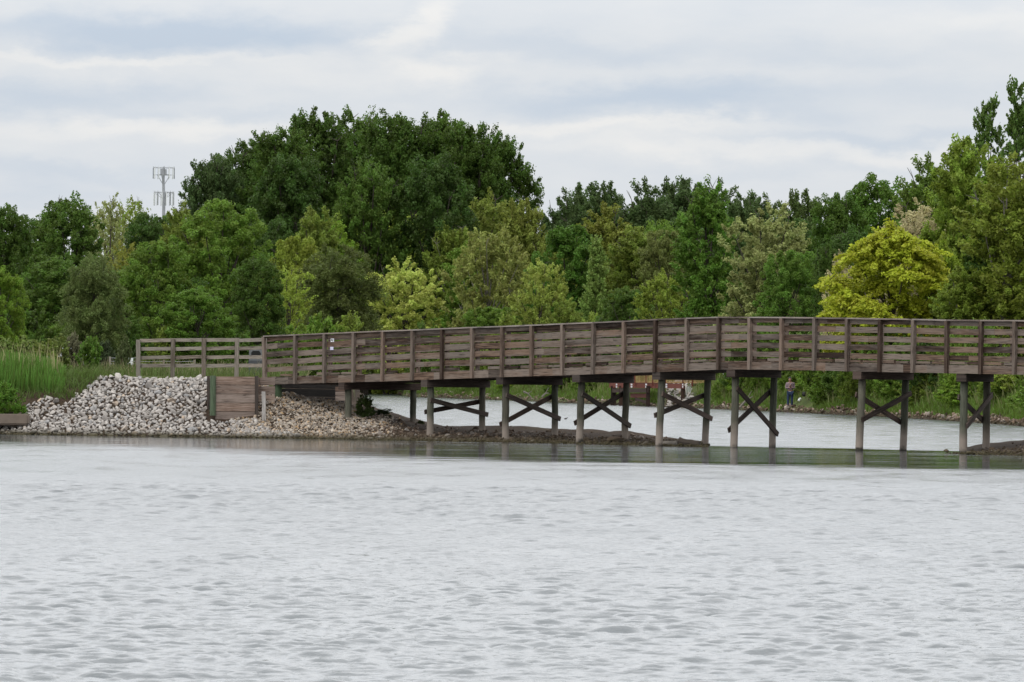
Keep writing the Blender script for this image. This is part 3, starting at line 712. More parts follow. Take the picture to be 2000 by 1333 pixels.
# logs / broken timber on the spit tip
for (x0,y0,x1,y1,r0,lab) in [(1282,868,1322,866,.075,'short brown log lying at the foot of a leaning pile'),(1326,862,1366,868,.10,'thicker brown log at the tip of the mud spit')]:
    d = 138.2 if x0 < 1300 else 137.8
    a = P(x0,y0,d); b_ = P(x1,y1,d-.2); mb = MB(); n = 6
    mb.tube([a.lerp(b_, j/5)+Vector((0,0,random.uniform(-.015,.015))) for j in range(n)], [r0*random.uniform(.8,1.1) for j in range(n)], 9)
    tag(mb.build('log', M['palebark'] if x0 < 1300 else M['bark'], None, origin=a), lab, 'log')
# concrete slab
a = P(-120,820,147.6); b_ = P(56,820,148.6); mb = MB(); mb.beam(a+Vector((0,.8,0)), b_+Vector((0,.8,0)), (0,1.8,0), (0,0,.32))
bo = mb.build('concrete_slab', M['concrete'], None, origin=a); tag(bo, 'broken brown-grey concrete slab at the left edge among pale rocks', 'slab')
bm = bmesh.new(); bm.from_mesh(bo.data); bmesh.ops.bevel(bm, geom=bm.edges[:], offset=.05, segments=2, affect='EDGES'); bm.to_mesh(bo.data); bm.free()

# ------------------------------------------------------------------ foliage generators
def leaves(C, R, per, size, rng, up_bias=.3, elong=1.6, along=None, flat=1.0):
    """leaf sprays round clump centres C (n,3) with radii R (n,) ; returns V, F, tint"""
    n = len(C)*per; idx = np.repeat(np.arange(len(C)), per)
    d = rng.normal(size=(n,3)); d /= np.linalg.norm(d, axis=1)[:, None]
    rad = rng.uniform(.35,1.0,n)**.55
    off = d*rad[:, None]*R[idx][:, None]; off[:, 2] *= flat
    if along is not None:
        t = rng.uniform(-1,1,n)[:, None]; off = off*.6+along[idx]*t*R[idx][:, None]
    p = C[idx]+off
    nrm = d*.8+rng.normal(size=(n,3))*.7; nrm[:, 2] += up_bias; nrm /= np.linalg.norm(nrm, axis=1)[:, None]
    a = np.cross(nrm, rng.normal(size=(n,3))); a /= np.linalg.norm(a, axis=1)[:, None]; b_ = np.cross(nrm, a)
    s = size*rng.uniform(.6,1.35,n)[:, None]
    a = a*s*elong*.5; b_ = b_*s*.5
    V = np.stack([p-a, p+b_-a*.1, p+a, p-b_-a*.1], 1).reshape(-1,3)
    F_ = np.arange(n*4).reshape(-1,4)
    clump_t = rng.uniform(0,1,len(C))[idx]; tint = np.repeat(.55*clump_t+.45*rng.uniform(0,1,n), 4)
    return V, F_, tint

def crown(seed, H=1.0, W=.75, base=.12, lobes=22, lobe_r=.15, sub=14, sub_r=.045, per=70, leaf=.014, prof='round', up_bias=.35, flat=1.0, shoots=0.0, droop=0.0, hollow=.45, elong=1.6, jit=1.0, top_sparse=0):
    rng = np.random.default_rng(seed); C = []; Rr = []; Al = []
    centers = []
    for k in range(lobes):
        h = (k+.5)/lobes if prof != 'round' else rng.uniform(0,1)**.85
        h = min(1, max(0, h+rng.uniform(-.04,.04)*jit))
        if prof == 'tall': wr_ = 1.0-.25*(1-min(h/.35,1))**2 if h < .72 else math.sqrt(max(.05, 1-((h-.72)/.30)**2))
        elif prof == 'round': wr_ = math.sqrt(max(.02, 1-(2*h-1.0)**2*.92)) if h > .5 else (.72+.28*math.sin(h*math.pi))
        elif prof == 'cone': wr_ = (1-h)**.8*.95+.12
        elif prof == 'column': wr_ = math.sin(math.pi*(.12+.8*h))**.6
        elif prof == 'vase': wr_ = .45+.6*math.sin(h*2.2)
        elif prof == 'dome': wr_ = math.sqrt(max(.03, 1-h**2.2))
        else: wr_ = 1
        a = k*2.39996+rng.uniform(-.5,.5); rr = (hollow+(1-hollow)*rng.uniform(0,1)**.5)*max(.0, wr_*W/2-lobe_r*.55)
        if k % 5 == 0: rr *= .35
        lr = lobe_r*rng.uniform(.7,1.25)*(1.0-.35*h if prof in ('cone','column') else 1)
        z = base+lr*.5+(H-base-lr*1.0)*h
        c = np.array([math.cos(a)*rr, math.sin(a)*rr, z]); centers.append((c, lr))
        ns = int(sub*rng.uniform(.8,1.3))
        d = rng.normal(size=(ns,3)); d[:, 2] = d[:, 2]*.9+.25; d /= np.linalg.norm(d, axis=1)[:, None]
        cc = c+d*(lr*rng.uniform(.55,1.12,ns))[:, None]*np.array([1,1,flat])
        if shoots:
            ex = rng.uniform(0, shoots, ns)*lr*np.maximum(d[:, 2], 0); cc[:, 2] += ex
        if droop: cc[:, 2] -= droop*lr*(d[:, 0]**2+d[:, 1]**2)
        C.append(cc); Rr.append(sub_r*rng.uniform(.6,1.4,ns))
        al = d*np.array([1,1,.4]); al[:, 2] += .6*(1 if not droop else -1.0); al /= np.linalg.norm(al, axis=1)[:, None]; Al.append(al)
    C = np.concatenate(C); Rr = np.concatenate(Rr); Al = np.concatenate(Al)
    C[:, 2] = np.clip(C[:, 2], .02, None)
    V, F_, tint = leaves(C, Rr, per, leaf, rng, up_bias, elong, Al if (shoots or droop) else None, flat)
    k = H/max(V[:, 2].max()*.988, .1); V[:, 2] *= k
    me = fast_mesh('crown', V, F_, M['leaf'], {'tint': tint})
    # trunk and limbs
    mb = MB(); top = H*.72
    pts = [Vector((math.sin(j*1.7+seed)*.008, math.cos(j*1.3+seed)*.008, -.02+top*j/5)) for j in range(6)]
    tr = .018 if prof != 'column' else .014
    mb.tube(pts, [tr*(1.25-.2*j) for j in range(6)], 8)
    for j, (c, lr) in enumerate(centers):
        if j % 2 and len(centers) > 16: continue
        z0 = max(base*.6, min(top*.92, c[2]*.55)); s0 = Vector((0,0,z0)); e = Vector(c); md = s0.lerp(e, .5)+Vector((0,0,-.03))
        mb.tube([s0, md, e], [tr*.42, tr*.28, tr*.12], 5, cap=False)
        for q in range(3):
            d = Vector((rng.normal(), rng.normal(), abs(rng.normal())+.3)).normalized()*lr*.6
            mb.tube([e, e+d], [tr*.12, tr*.04], 4, cap=False)
    tm = bpy.data.meshes.new('trunk'); tm.from_pydata([tuple(v) for v in mb.v], [], mb.f); tm.materials.append(M['bark']); tm.update()
    return me, tm
PROTO = {}
def proto(name, n, **kw): PROTO[name] = [crown(100*len(PROTO)+7*i+3, **kw) for i in range(n)]
proto('cotton', 5, W=.44, base=.18, lobes=70, lobe_r=.075, sub=15, sub_r=.024, per=90, leaf=0.0071, prof='tall', shoots=.12, jit=.4)
proto('broad', 4, W=.52, base=.03, lobes=46, lobe_r=.095, sub=15, sub_r=.028, per=93, leaf=0.0094, prof='tall', jit=.6)
proto('dome', 3, W=.62, base=.02, lobes=46, lobe_r=.10, sub=15, sub_r=.028, per=97, leaf=0.0097, prof='tall', jit=.5)
proto('feather', 4, W=.48, base=.02, lobes=46, lobe_r=.09, sub=15, sub_r=.030, per=90, leaf=0.0090, prof='tall', shoots=.7, elong=2.2, jit=.6)
proto('willow', 2, W=.62, base=.01, lobes=40, lobe_r=.11, sub=20, sub_r=.045, per=89, leaf=0.0076, prof='tall', droop=.5, elong=2.6)
proto('cone', 2, W=.42, base=.02, lobes=36, lobe_r=.09, sub=14, sub_r=.030, per=70, leaf=0.0113, prof='cone', shoots=.4)
proto('column', 2, W=.34, base=.03, lobes=50, lobe_r=.075, sub=14, sub_r=.025, per=72, leaf=0.0097, prof='tall', shoots=.35, jit=.5)
proto('sparse', 3, W=.42, base=.10, lobes=44, lobe_r=.075, sub=9, sub_r=.026, per=28, leaf=0.0105, prof='tall', shoots=1.0)
proto('poplar', 2, W=.30, base=.12, lobes=34, lobe_r=.058, sub=10, sub_r=.02, per=47, leaf=0.0101, prof='column', shoots=.7)
proto('pale', 4, W=.62, base=.01, lobes=48, lobe_r=.095, sub=14, sub_r=.028, per=53, leaf=0.0118, prof='tall', shoots=.5, jit=.6)
proto('golden', 2, W=.98, base=.20, lobes=64, lobe_r=.105, sub=16, sub_r=.042, per=70, leaf=0.0113, prof='dome', flat=.45, droop=.3, elong=2.0, up_bias=.9, hollow=.35)
proto('bush', 4, W=1.5, base=-.02, lobes=20, lobe_r=.24, sub=12, sub_r=.08, per=42, leaf=.040, prof='dome', shoots=.3)

proto('shrub', 4, W=.85, base=-.02, lobes=22, lobe_r=.14, sub=9, sub_r=.06, per=22, leaf=.05, prof='tall', shoots=1.0, elong=1.9)
proto('willowshrub', 1, W=.8, base=-.02, lobes=20, lobe_r=.15, sub=10, sub_r=.07, per=40, leaf=.03, prof='tall', shoots=1.2, elong=4)
G_DARK=(.066,.128,.020); G_DEEP=(.048,.098,.018); G_MID=(.108,.195,.027); G_BR=(.140,.245,.028); G_OL=(.150,.220,.036); G_YG=(.200,.285,.042)
G_PALE=(.32,.40,.095); G_SAGE=(.215,.265,.095); G_GOLD=(.29,.355,.030); G_BLOS=(.36,.36,.20); G_BRN=(.17,.20,.036); G_BLUE=(.066,.118,.036)
cnt = {}
ORD = 'first second third fourth fifth sixth seventh eighth ninth tenth eleventh twelfth thirteenth fourteenth fifteenth sixteenth seventeenth eighteenth nineteenth twentieth twenty-first twenty-second twenty-third twenty-fourth'.split()
def bay(px):
    if px < 0: return ' just beyond the left edge'
    if px < 130: return ' near the left edge'
    if px < 268: return ' just left of the fence'
    if px < 522: return ' behind the '+('left' if px < 395 else 'right')+' half of the fence'
    if px > 2000: return ' just beyond the right edge'
    i = int(np.searchsorted(CAPX, px))
    return ' behind the '+ORD[i-1]+' railing bay from left' if i <= 24 else ' just beyond the right edge'
def tree(px, top, wpx, d, kind, colr, label, name='tree', group=None, cat='tree', bark=None, zoff=0, slim=1):
    p = P(px, top, d); g = Z(p.x, d)-.1+zoff; H = p.z-g
    k = cnt.get(kind, 0); cnt[kind] = k+1
    cm, tm = PROTO[kind][k % len(PROTO[kind])]
    W0 = {'cotton':.46,'broad':.54,'dome':.63,'feather':.50,'willow':.66,'cone':.44,'column':.35,'sparse':.45,'poplar':.31,'pale':.64,'golden':1.0,'bush':1.5,'shrub':.9,'willowshrub':.9}[kind]
    wm = wpx*d/F_PX; sx = wm/W0
    if kind in ('cotton','broad','dome','feather','pale') and H > 5: sx = max(sx, (.50 if px == 418 else .64 if px == 478 else .78)*H)
    rr = random.Random(px*13+top)
    o = empty(name, (p.x, d, g), label, cat, group, rr.uniform(0,6.28), (sx, sx, H))
    c = link('crown', cm, o); v = rr.uniform(.9,1.1); c.color = (min(.6,colr[0]*v*1.2), min(.6,colr[1]*v*1.08), colr[2]*v*1.05, 1)
    t_ = link('trunk', tm, o)
    if bark:
        t_.data = tm.copy(); t_.data.materials.clear(); t_.data.materials.append(M['palebark'])
    return o
BW = 'trees of the far wood'
T = [
# px, top, width, depth, kind, colour, label
(8,398,120,430,'broad',G_DARK,'dark green tree cut by the left edge on the skyline'),
(70,418,110,440,'broad',G_DARK,'lower dark tree between the left edge tree and the tall dark one'),
(0,520,110,260,'dome',G_BR,'bright green leafy tree low at the left edge before the dark wood'),
(138,376,170,410,'broad',G_DARK,'tall dark green tree with ragged top left of the airy skyline trees'),
(215,378,110,500,'sparse',G_SAGE,'airy thin leaved skyline tree with sky showing through, left one of the pair'),
(265,384,120,510,'sparse',G_OL,'airy thin leaved skyline tree directly left of the mast'),
(240,392,90,520,'sparse',G_OL,'small airy skyline tree in the middle of the thin leaved ones left of the mast'),
(185,396,90,505,'sparse',G_SAGE,'airy skyline tree touching the tall dark tree left of the mast'),
(292,418,110,450,'broad',G_DEEP,'dense very dark round crown below the mast'),
(185,490,140,300,'willow',(.095,.140,.042),'soft hazy olive willow like tree above the reeds and shrubs'),
(245,468,100,390,'sparse',G_BRN,'brownish bronze leaved tree peeping between green crowns'),
(318,472,170,350,'dome',G_MID,'mid green rounded tree above the left fence'),
(350,392,130,440,'feather',G_OL,'olive tree rising just right of the mast foot'),
(432,392,215,430,'dome',G_MID,'large mid green rounded tree in front of the big dark cottonwoods at left'),
(385,560,150,300,'dome',(.090,.175,.024),'low leafy green tree above the middle of the fence'),
(418,303,140,600,'cotton',G_BLUE,'leftmost ragged cottonwood of the tall dark clump'),
(478,276,190,610,'cotton',(.060,.115,.022),'dark cottonwood second from left in the tall clump'),
(545,250,190,600,'cotton',G_DARK,'dark cottonwood third from left in the tall clump'),
(625,212,200,610,'cotton',(.062,.118,.020),'tall dark cottonwood with loose top left of the clump peak'),
(705,210,190,620,'cotton',G_DARK,'dark cottonwood at the peak of the tall clump'),
(790,216,200,605,'cotton',(.058,.115,.018),'dark cottonwood just right of the clump peak'),
(868,216,190,610,'cotton',G_DARK,'dark cottonwood fourth from right in the tall clump'),
(925,240,160,600,'cotton',(.060,.118,.018),'dark cottonwood where the clump starts sloping down right'),
(978,266,130,605,'cotton',G_DARK,'rightmost dark cottonwood of the tall clump with twig reaching out'),
(570,300,160,575,'broad',G_DEEP,'shaded dark tree below the left shoulder of the tall clump'),
(720,310,150,570,'cotton',G_DARK,'dark tree standing before the middle of the tall clump'),
(850,300,170,570,'broad',G_DEEP,'shaded dark tree below the right half of the tall clump'),
(505,495,120,330,'broad',G_DARK,'dark green tree just left of the bridge end'),
(565,515,110,350,'sparse',G_YG,'yellow green loosely leaved tree above the bridge end'),
(570,462,110,400,'dome',(.18,.245,.035),'yellowish tree midway up behind the bridge end'),
(615,405,130,480,'feather',G_OL,'olive green tree below the left of the dark clump'),
(660,475,190,360,'willow',(.085,.120,.030),'dark olive feathery tree left of the pale bush tree'),
(705,358,130,600,'feather',G_OL,'olive tree whose tip overlaps the dark clump centre'),
(760,400,140,590,'pale',G_YG,'yellow green tree under the dark clump centre'),
(650,430,130,560,'feather',G_BR,'fresh green tree behind the dark olive feathery one'),
(828,402,130,600,'feather',G_OL,'olive green tree under the right half of the dark clump'),
(895,430,150,565,'pale',G_OL,'olive tree behind the tree with pale bare trunk'),
(950,368,190,580,'pale',(.165,.225,.042),'light olive wide tree right under the end of the dark clump'),
(1030,390,130,530,'feather',(.165,.215,.042),'light olive tree on the low part of the skyline right of the dark clump'),
(792,503,185,550,'pale',G_PALE,'pale yellow green rounded tree standing over the left part of the railing'),
(955,440,170,500,'pale',(.20,.245,.065),'thin olive tree showing its pale trunk and grey twigs'),
(1055,502,130,480,'pale',(.235,.310,.065),'pale green tree right of the thin olive one'),
(1110,440,170,490,'broad',(.068,.150,.020),'dark green crown in the middle of the wood'),
(1165,460,90,460,'cone',(.150,.240,.055),'pointed pale green conical tree in the middle of the wood'),
(1180,395,170,520,'feather',(.155,.195,.034),'olive bronze tree behind the pointed conical one'),
(1245,440,160,480,'feather',G_OL,'olive tree right of the pointed conical one'),
(1110,368,120,600,'feather',G_BLUE,'leftmost windswept dark tree of the low central skyline'),
(1185,357,130,610,'feather',G_BLUE,'second windswept dark tree of the central skyline'),
(1262,347,140,600,'feather',(.066,.118,.036),'third windswept dark tree of the central skyline'),
(1338,344,130,610,'feather',G_BLUE,'fourth windswept dark tree of the central skyline'),
(1408,348,120,600,'feather',(.066,.118,.036),'fifth windswept dark tree behind the columnar poplar'),
(1300,450,140,470,'dome',(.130,.170,.045),'soft olive tree left of the tall columnar poplar'),
(1383,345,125,400,'column',(.080,.165,.022),'tall columnar dark green poplar in the wood right of centre'),
(1300,525,120,412,'pale',G_YG,'small yellow green tree at the foot of the columnar poplar'),
(1225,560,130,432,'dome',G_DARK,'low dark tree behind the railing at centre'),
(1150,360,110,620,'feather',G_BLUE,'dark windswept tree filling the skyline between the first and second ones'),
(1300,346,110,620,'feather',G_BLUE,'dark windswept tree between the third and fourth ones of the central skyline'),
(1460,372,90,520,'feather',G_BLUE,'dark tip on the skyline right of the columnar poplar'),
(1500,378,80,520,'feather',(.08,.14,.04),'small skyline tree above the grey green tree'),
(1572,372,110,500,'feather',(.08,.135,.035),'windswept tree in the dip of the skyline left of the right group'),
(1495,393,215,370,'pale',G_SAGE,'wide grey green tree with silvery leaves right of the poplar'),
(1535,490,155,335,'dome',(.092,.180,.026),'mid green rounded tree between grey green and golden trees'),
(1635,375,110,350,'broad',(.066,.135,.018),'dark green tree left behind the golden tree'),
(1715,340,180,355,'broad',(.068,.138,.018),'dark green tree on the skyline above the blossoming tree'),
(1665,440,160,345,'broad',G_DEEP,'shaded dark tree directly behind the left of the golden tree'),
(1785,388,160,312,'sparse',G_BLOS,'cream blossoming tree rising behind the golden tree'),
(1800,420,150,303,'pale',G_BLOS,'lower cream blossoming crown touching the top of the golden tree'),
(1640,490,90,302,'sparse',G_BLOS,'small cream blossoming tree at the left side of the golden tree'),
(1815,300,140,320,'feather',(.100,.180,.026),'green tree left of the feathery slope of the right group'),
(1885,262,190,300,'feather',(.155,.245,.032),'feathery fresh green tree climbing to the tall poplars at right'),
(1930,185,90,330,'poplar',(.075,.140,.028),'slender sparse poplar on the right skyline, shorter left one'),
(1992,152,110,325,'poplar',(.075,.140,.028),'tallest sparse poplar cut by the right edge'),
(1965,298,230,262,'feather',(.175,.245,.034),'big olive green tree with two dark trunks at the right edge'),
(2080,260,200,270,'broad',G_DARK,'dark tree beyond the right edge of the photo'),
(1743,424,350,290,'golden',G_GOLD,'large golden yellow honey locust behind the right part of the railing'),
(1840,455,130,292,'golden',(.20,.30,.03),'greener golden tree at the right shoulder of the large golden one'),
(1880,520,130,262,'feather',(.140,.210,.028),'low olive green tree between golden tree and right edge trunks'),
(1620,470,60,320,'column',G_DARK,'narrow dark tree between the rounded green and golden trees'),
]
for k, a in enumerate(T): tree(*a, name={'cotton':'cottonwood_tree','willow':'willow_tree','poplar':'poplar_tree','column':'poplar_tree','golden':'honey_locust_tree'}.get(a[4], 'broadleaf_tree'), bark=('trunk' in a[6]))
# hidden ranks that fill the wood behind and between
rf = random.Random(5)
for px, top, d in [(40,470,470),(110,500,380),(250,520,380),(-70,420,430),(-160,440,430),(340,540,400),(450,470,450),(520,430,520),(600,520,420),(680,440,610),(740,470,610),
                   (810,470,600),(870,480,590),(940,470,560),(1010,470,550),(1080,470,540),(1150,480,540),(1210,470,540),(1280,430,560),(1340,430,560),(1440,430,520),(1560,430,450),(1600,460,420),
                   (330,420,520),(400,440,520),(1010,440,600),(480,400,600),(620,350,640),(780,340,640),(940,360,640),(1700,470,330),(1860,440,325),(1950,420,300),(2150,330,300),(2260,350,290),(-260,430,440)]:
    tree(px, top, rf.uniform(150,190)*(430/d)**.3, d, rf.choice(('broad','dome','broad')), (rf.choice((G_DARK,G_DEEP,G_DARK,(.085,.155,.022))) if not 580 < px < 1320 else rf.choice((G_MID,G_OL,G_MID))), '@'+('green' if 580 < px < 1320 else 'dark green')+' tree deep in the wood'+bay(px),
         'broadleaf_tree', 'hidden trees deep in the wood')
# understorey bushes in front of the wood
rf = random.Random(9)
for i in range(40):
    px = -100+i*52+rf.uniform(-14,14); yf = lerp(px, FAR_PX, FAR_Y) if px > 700 else 330
    d = max(yf*1.045, 250) if px > 700 else rf.uniform(300,380)
    if 690 < px < 1100: d = yf+rf.uniform(12,30)
    if 1130 < px < 1420: d = yf+rf.uniform(36,50)
    tree(px, rf.uniform(585,650) if px < 1400 else rf.uniform(620,665), rf.uniform(90,150), d, rf.choice(('bush','dome','bush')), rf.choice((G_DARK,G_MID,G_OL,G_DEEP,G_MID)),
         '@leafy bush below the wood'+bay(px), 'bush', 'understorey bushes below the wood', 'bush')
# bank bushes on the right far shore, seen below and through the bridge
for i in range(46):
    px = 930+i*26+rf.uniform(-12,12); yf = lerp(px, FAR_PX, FAR_Y); d = yf+rf.uniform(6,18)*(yf/280)
    if 1165 < px < 1400: d = yf+rf.uniform(22,34)
    s_ = F_PX/d; hgt = rf.uniform(1.0,2.0); p = P(px, 700, d); g = Z(p.x, d); top = P(px,740,d); ytop = 740-(g+hgt-top.z)*s_
    tree(px, ytop, rf.uniform(1.8,3.4)*s_, d, 'bush', rf.choice((G_MID,G_BR,G_MID,(.11,.19,.026),G_OL,G_YG)), '@green bush on the far bank'+bay(px), 'bush', 'bushes on the far bank', 'bush')
# left bank shrubs
for (px, top, wpx, d, kd, cl_, lb) in [
  (85,662,66,157.6,'shrub',(.14,.20,.045),'leafy light green shrub left of the yellow green one among reeds'),
  (30,664,75,157.2,'shrub',(.12,.19,.04),'leafy light green shrub between the left edge shrub and the middle one'),
  (175,655,52,165,'shrub',(.075,.150,.022),'bright green young shrub with upright shoots behind the stone bank'),
  (145,645,44,172,'willowshrub',(.11,.12,.07),'thin grey green shrub left of the bright green one'),
  (242,652,34,175,'shrub',(.085,.12,.045),'narrow pale green shrub left of the fence'),
  (110,652,60,158,'shrub',(.13,.185,.045),'light yellow green shrub at the right of the reeds'),
  (58,654,75,158.4,'shrub',(.125,.185,.045),'light green shrub rising above the middle of the reeds'),
  (8,656,70,157.2,'shrub',(.11,.17,.04),'light green shrub in the reeds at the left edge'),
  (8,744,95,149.6,'bush',(.075,.165,.020),'low bright green bush at the left edge above the slab'),
  (208,708,40,168,'shrub',(.07,.075,.035),'low brownish weed bush beside the far fence post'),
  (205,662,60,190,'willowshrub',(.045,.07,.03),'dim soft green shrub behind the bright green one')]:
    tree(px, top, wpx, d, kd, cl_, lb, 'shrub', None, 'shrub')
tree(254,754,20,151.2,'bush',(.07,.15,.02),'small green weed tuft growing out of the pale stones','weed',None,'weed')
tree(714,768,42,147.5,'shrub',(.05,.085,.022),'dark leafy weed bush behind the first bridge pile','shrub',None,'shrub')
tree(745,798,50,148.5,'shrub',(.03,.05,.016),'low dark weed with thin stems at the edge of the spit','weed',None,'weed')
tree(822,820,20,148.5,'bush',(.04,.06,.016),'tiny weed tuft beside the second far pile','weed',None,'weed')

# ------------------------------------------------------------------ grass and reeds
def blades(name, pts, hts, wd, rng, colr, label, lean=.25, kind='stuff', cat='grass'):
    n = len(pts); pts = np.array(pts, float); h = np.asarray(hts)[:, None]
    a = rng.uniform(0, 6.28, n); side = np.stack([np.cos(a), np.sin(a)*.6, np.zeros(n)], 1)*wd*.5*rng.uniform(.6,1.4,n)[:, None]
    ln = rng.normal(size=(n,3))*lean; ln[:, 2] = 0
    m1 = pts+np.array([0,0,1])*h*.55+ln*h*.35; tp = pts+np.array([0,0,1])*h*rng.uniform(.85,1.0,n)[:, None]+ln*h
    V = np.stack([pts-side, pts+side, m1+side*.8, tp, tp, m1-side*.8], 1)
    V = np.stack([pts-side, pts+side, m1+side*.8, m1-side*.8, tp+side*.12, tp-side*.12], 1).reshape(-1,3)
    i = np.arange(n)*6; F_ = np.concatenate([np.stack([i,i+1,i+2,i+3],1), np.stack([i+3,i+2,i+4,i+5],1)])
    tint = np.repeat(rng.uniform(0,1,n), 6)
    o = link(name, fast_mesh(name, V, F_, M['leaf'], {'tint': tint})); o.color = (*colr, 1)
    return tag(o, label, cat, None, kind)
def on_ground(pxr, dr, n, rng, ref=None):
    out = []
    for k in range(n):
        px = rng.uniform(*pxr); Y = rng.uniform(*dr) if ref is None else lerp(px, *ref)+rng.uniform(*dr)
        X = (px-1000)/F_PX*Y; out.append((X, Y, Z(X,Y)-.02))
    return out
rng = np.random.default_rng(31)
pts = on_ground((-150,128), (3.4,9), 6500, rng, (SH_PX, SH_Y))
pts += [q for q in on_ground((-150,30), (3.2,5), 700, rng, (SH_PX, SH_Y))]
hs_ = [rng.uniform(.55,1.0)*float(np.interp(1000+F_PX*p[0]/p[1],[-100,40,100,130],[.95,.85,.70,.40])) for p in pts]
blades('reeds', pts, hs_, .03, rng, (.095,.185,.030), 'tall green reeds standing on the left bank', .10, cat='reeds')
pts = on_ground((-150,125), (4.4,7), 350, rng, (SH_PX, SH_Y))
blades('dry_reeds', pts, [rng.uniform(.5,1.25) for p in pts], .022, rng, (.26,.24,.12), 'dry straw coloured stems among the green reeds', .10, cat='reeds')
pts = on_ground((110,560), (6.0,9), 5200, rng, (SH_PX, SH_Y))
blades('bank_grass', pts, [rng.uniform(.05,.16) for p in pts], .012, rng, (.10,.125,.03), 'short trodden grass behind the stone bank', .4)
pts = on_ground((40,200), (3.0,6.4), 2600, rng, (SH_PX, SH_Y))
pts = [q for q in pts if not rock_ok(1000+F_PX*q[0]/q[1], q[1]-lerp(1000+F_PX*q[0]/q[1], SH_PX, SH_Y)+.2)]
blades('slope_grass', pts, [rng.uniform(.1,.4) for p in pts], .02, rng, (.085,.13,.028), 'ragged grass hanging over the earth edge beside the stones', .5)
pts = on_ground((110,600), (12,40), 9000, rng, (SH_PX, SH_Y))
blades('meadow_grass', pts, [rng.uniform(.15,.55) for p in pts], .022, rng, (.085,.115,.032), 'tall meadow grass seen through the fence', .3)
pts = on_ground((130,600), (14,45), 1500, rng, (SH_PX, SH_Y))
blades('dry_meadow_grass', pts, [rng.uniform(.25,.75) for p in pts], .016, rng, (.24,.20,.12), 'dry tan seed stems in the meadow behind the fence', .3)
pts = [q for q in on_ground((760,2150), (1.8,22), 42000, rng, (FAR_PX, FAR_Y)) if not (1530 < 1000+F_PX*q[0]/q[1] < 1590 and q[1] < 311) and not (1296 < 1000+F_PX*q[0]/q[1] < 1362 and q[1] < 368)]
blades('far_bank_grass', pts, [rng.uniform(.15,.45) for p in pts], .055, rng, (.095,.150,.024), 'lush green grass covering the far bank', .35)
pts = on_ground((1000,2150), (5,26), 2600, rng, (FAR_PX, FAR_Y))
blades('tall_bank_weeds', pts, [rng.uniform(.5,1.3) for p in pts], .035, rng, (.17,.18,.07), 'taller pale weeds standing on the far bank', .25)

# ------------------------------------------------------------------ cell mast
d = 900; sM = F_PX/d; top = P(320, 326, d)
mr = empty('cell_mast', (top.x, d, 1.5), 'grey cell phone mast with two rings of antennas rising behind the wood', 'mast')
def mp(px, py, dy=0): return rel(P(px, py, d+dy), mr)
mb = MB(); b0 = mp(320,340); mb.tube([Vector((0,0,0)), mp(320,395), mp(319,340), mp(319,326)], [.45,.28,.22,.12], 10); mb.build('pole', M['steel'], mr)
for (ring, pyt, pyb, rad, n) in (('upper', 328, 350, 1.85, 12), ('lower', 376, 402, 1.75, 14)):
    mb = MB(); zt = mp(320,pyt).z; zb_ = mp(320,pyt+14).z
    cx = mp(320,pyt).x
    for z in ((zt, zb_) if ring == 'upper' else (zt,)):
        R_r = rad if z == zt else rad*.66
        pl = [Vector((cx+math.cos(a)*R_r, math.sin(a)*R_r, z)) for a in [i*2*math.pi/12 for i in range(13)]]
        mb.tube(pl, .045, 5, cap=False)
    for a in (0, 2.1, 4.2, 1.0, 3.1, 5.2): mb.tube([Vector((cx,0,zb_)), Vector((cx+math.cos(a)*rad, math.sin(a)*rad, zb_ if ring == 'upper' else zt))], .04, 4)
    if ring == 'upper':
        for a in (.1, 3.05, 4.4): mb.tube([Vector((cx+math.cos(a)*rad*.6, math.sin(a)*rad*.6, zb_)), Vector((cx,0,zb_-1.9))], .05, 4)
    mb.build('ring_platform', M['steel'], mr)
    for i in range(n):
        a = i*2*math.pi/n+.12; mb = MB(); c = Vector((cx+math.cos(a)*rad, math.sin(a)*rad, (zt+mp(320,pyb).z)/2)); h = (zt-mp(320,pyb).z)/2
        mb.beam(c-up*h*.95, c+up*h*.9, (.15,0,0), (0,.11,0)); mb.tube([c-up*h, c+up*(h+.25)], .03, 4)
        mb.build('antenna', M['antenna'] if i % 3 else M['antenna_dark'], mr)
mb = MB(); mb.beam(mp(316,330), mp(316,341), (.5,0,0), (0,.4,0)); mb.beam(mp(323,331), mp(323,341), (.45,0,0), (0,.4,0)); mb.build('equipment_box', M['steel'], mr)

# ------------------------------------------------------------------ far fishing pier
d = 383; pr_ = empty('fishing_pier', (P(1235,790,366).x, 366, 0), 'red brown fishing pier with pale railings on the far shore behind the bridge', 'pier')
def fp(px, py, dy=0): return rel(P(px, py, lerp(px,[1190,1270,1340,1385],[376,361,351,358])+dy), pr_)
for dy in (0, 2.6):
    mb = MB(); mb.beam(fp(1190,753,dy), fp(1336,754.5,dy), (0,.15,0), (0,0,.34)); mb.build('edge_beam', M['red_beam'], pr_)
mb = MB(); mb.beam(fp(1188,748,1.3), fp(1380,750,1.3), (0,2.7,0), (0,0,.06)); mb.build('deck', M['red_dark'], pr_)
for x, dy in ((1197,.2),(1213,.3),(1266,.1),(1200,2.4),(1266,2.4),(1334,.6),(1334,2.4)):
    mb = MB(); a = fp(x,754,dy); b_ = Vector((a.x, a.y, -.4)); mb.beam(a, b_, (.28,0,0), (0,.28,0)); mb.build('leg', M['red_dark'], pr_)
mb = MB(); mb.beam(fp(1231,773,.3), fp(1266,773,.3), (0,.1,0), (0,0,.3)); mb.build('cross_beam', M['red_beam'], pr_)
mb = MB(); mb.beam(fp(1195,763,.4), fp(1266,763,.4), (0,1.6,0), (0,0,.3)); mb.beam(fp(1240,779,.4), fp(1262,786,.4), (0,.12,0), (0,0,.22)); mb.build('cross_beam', M['red_dark'], pr_)
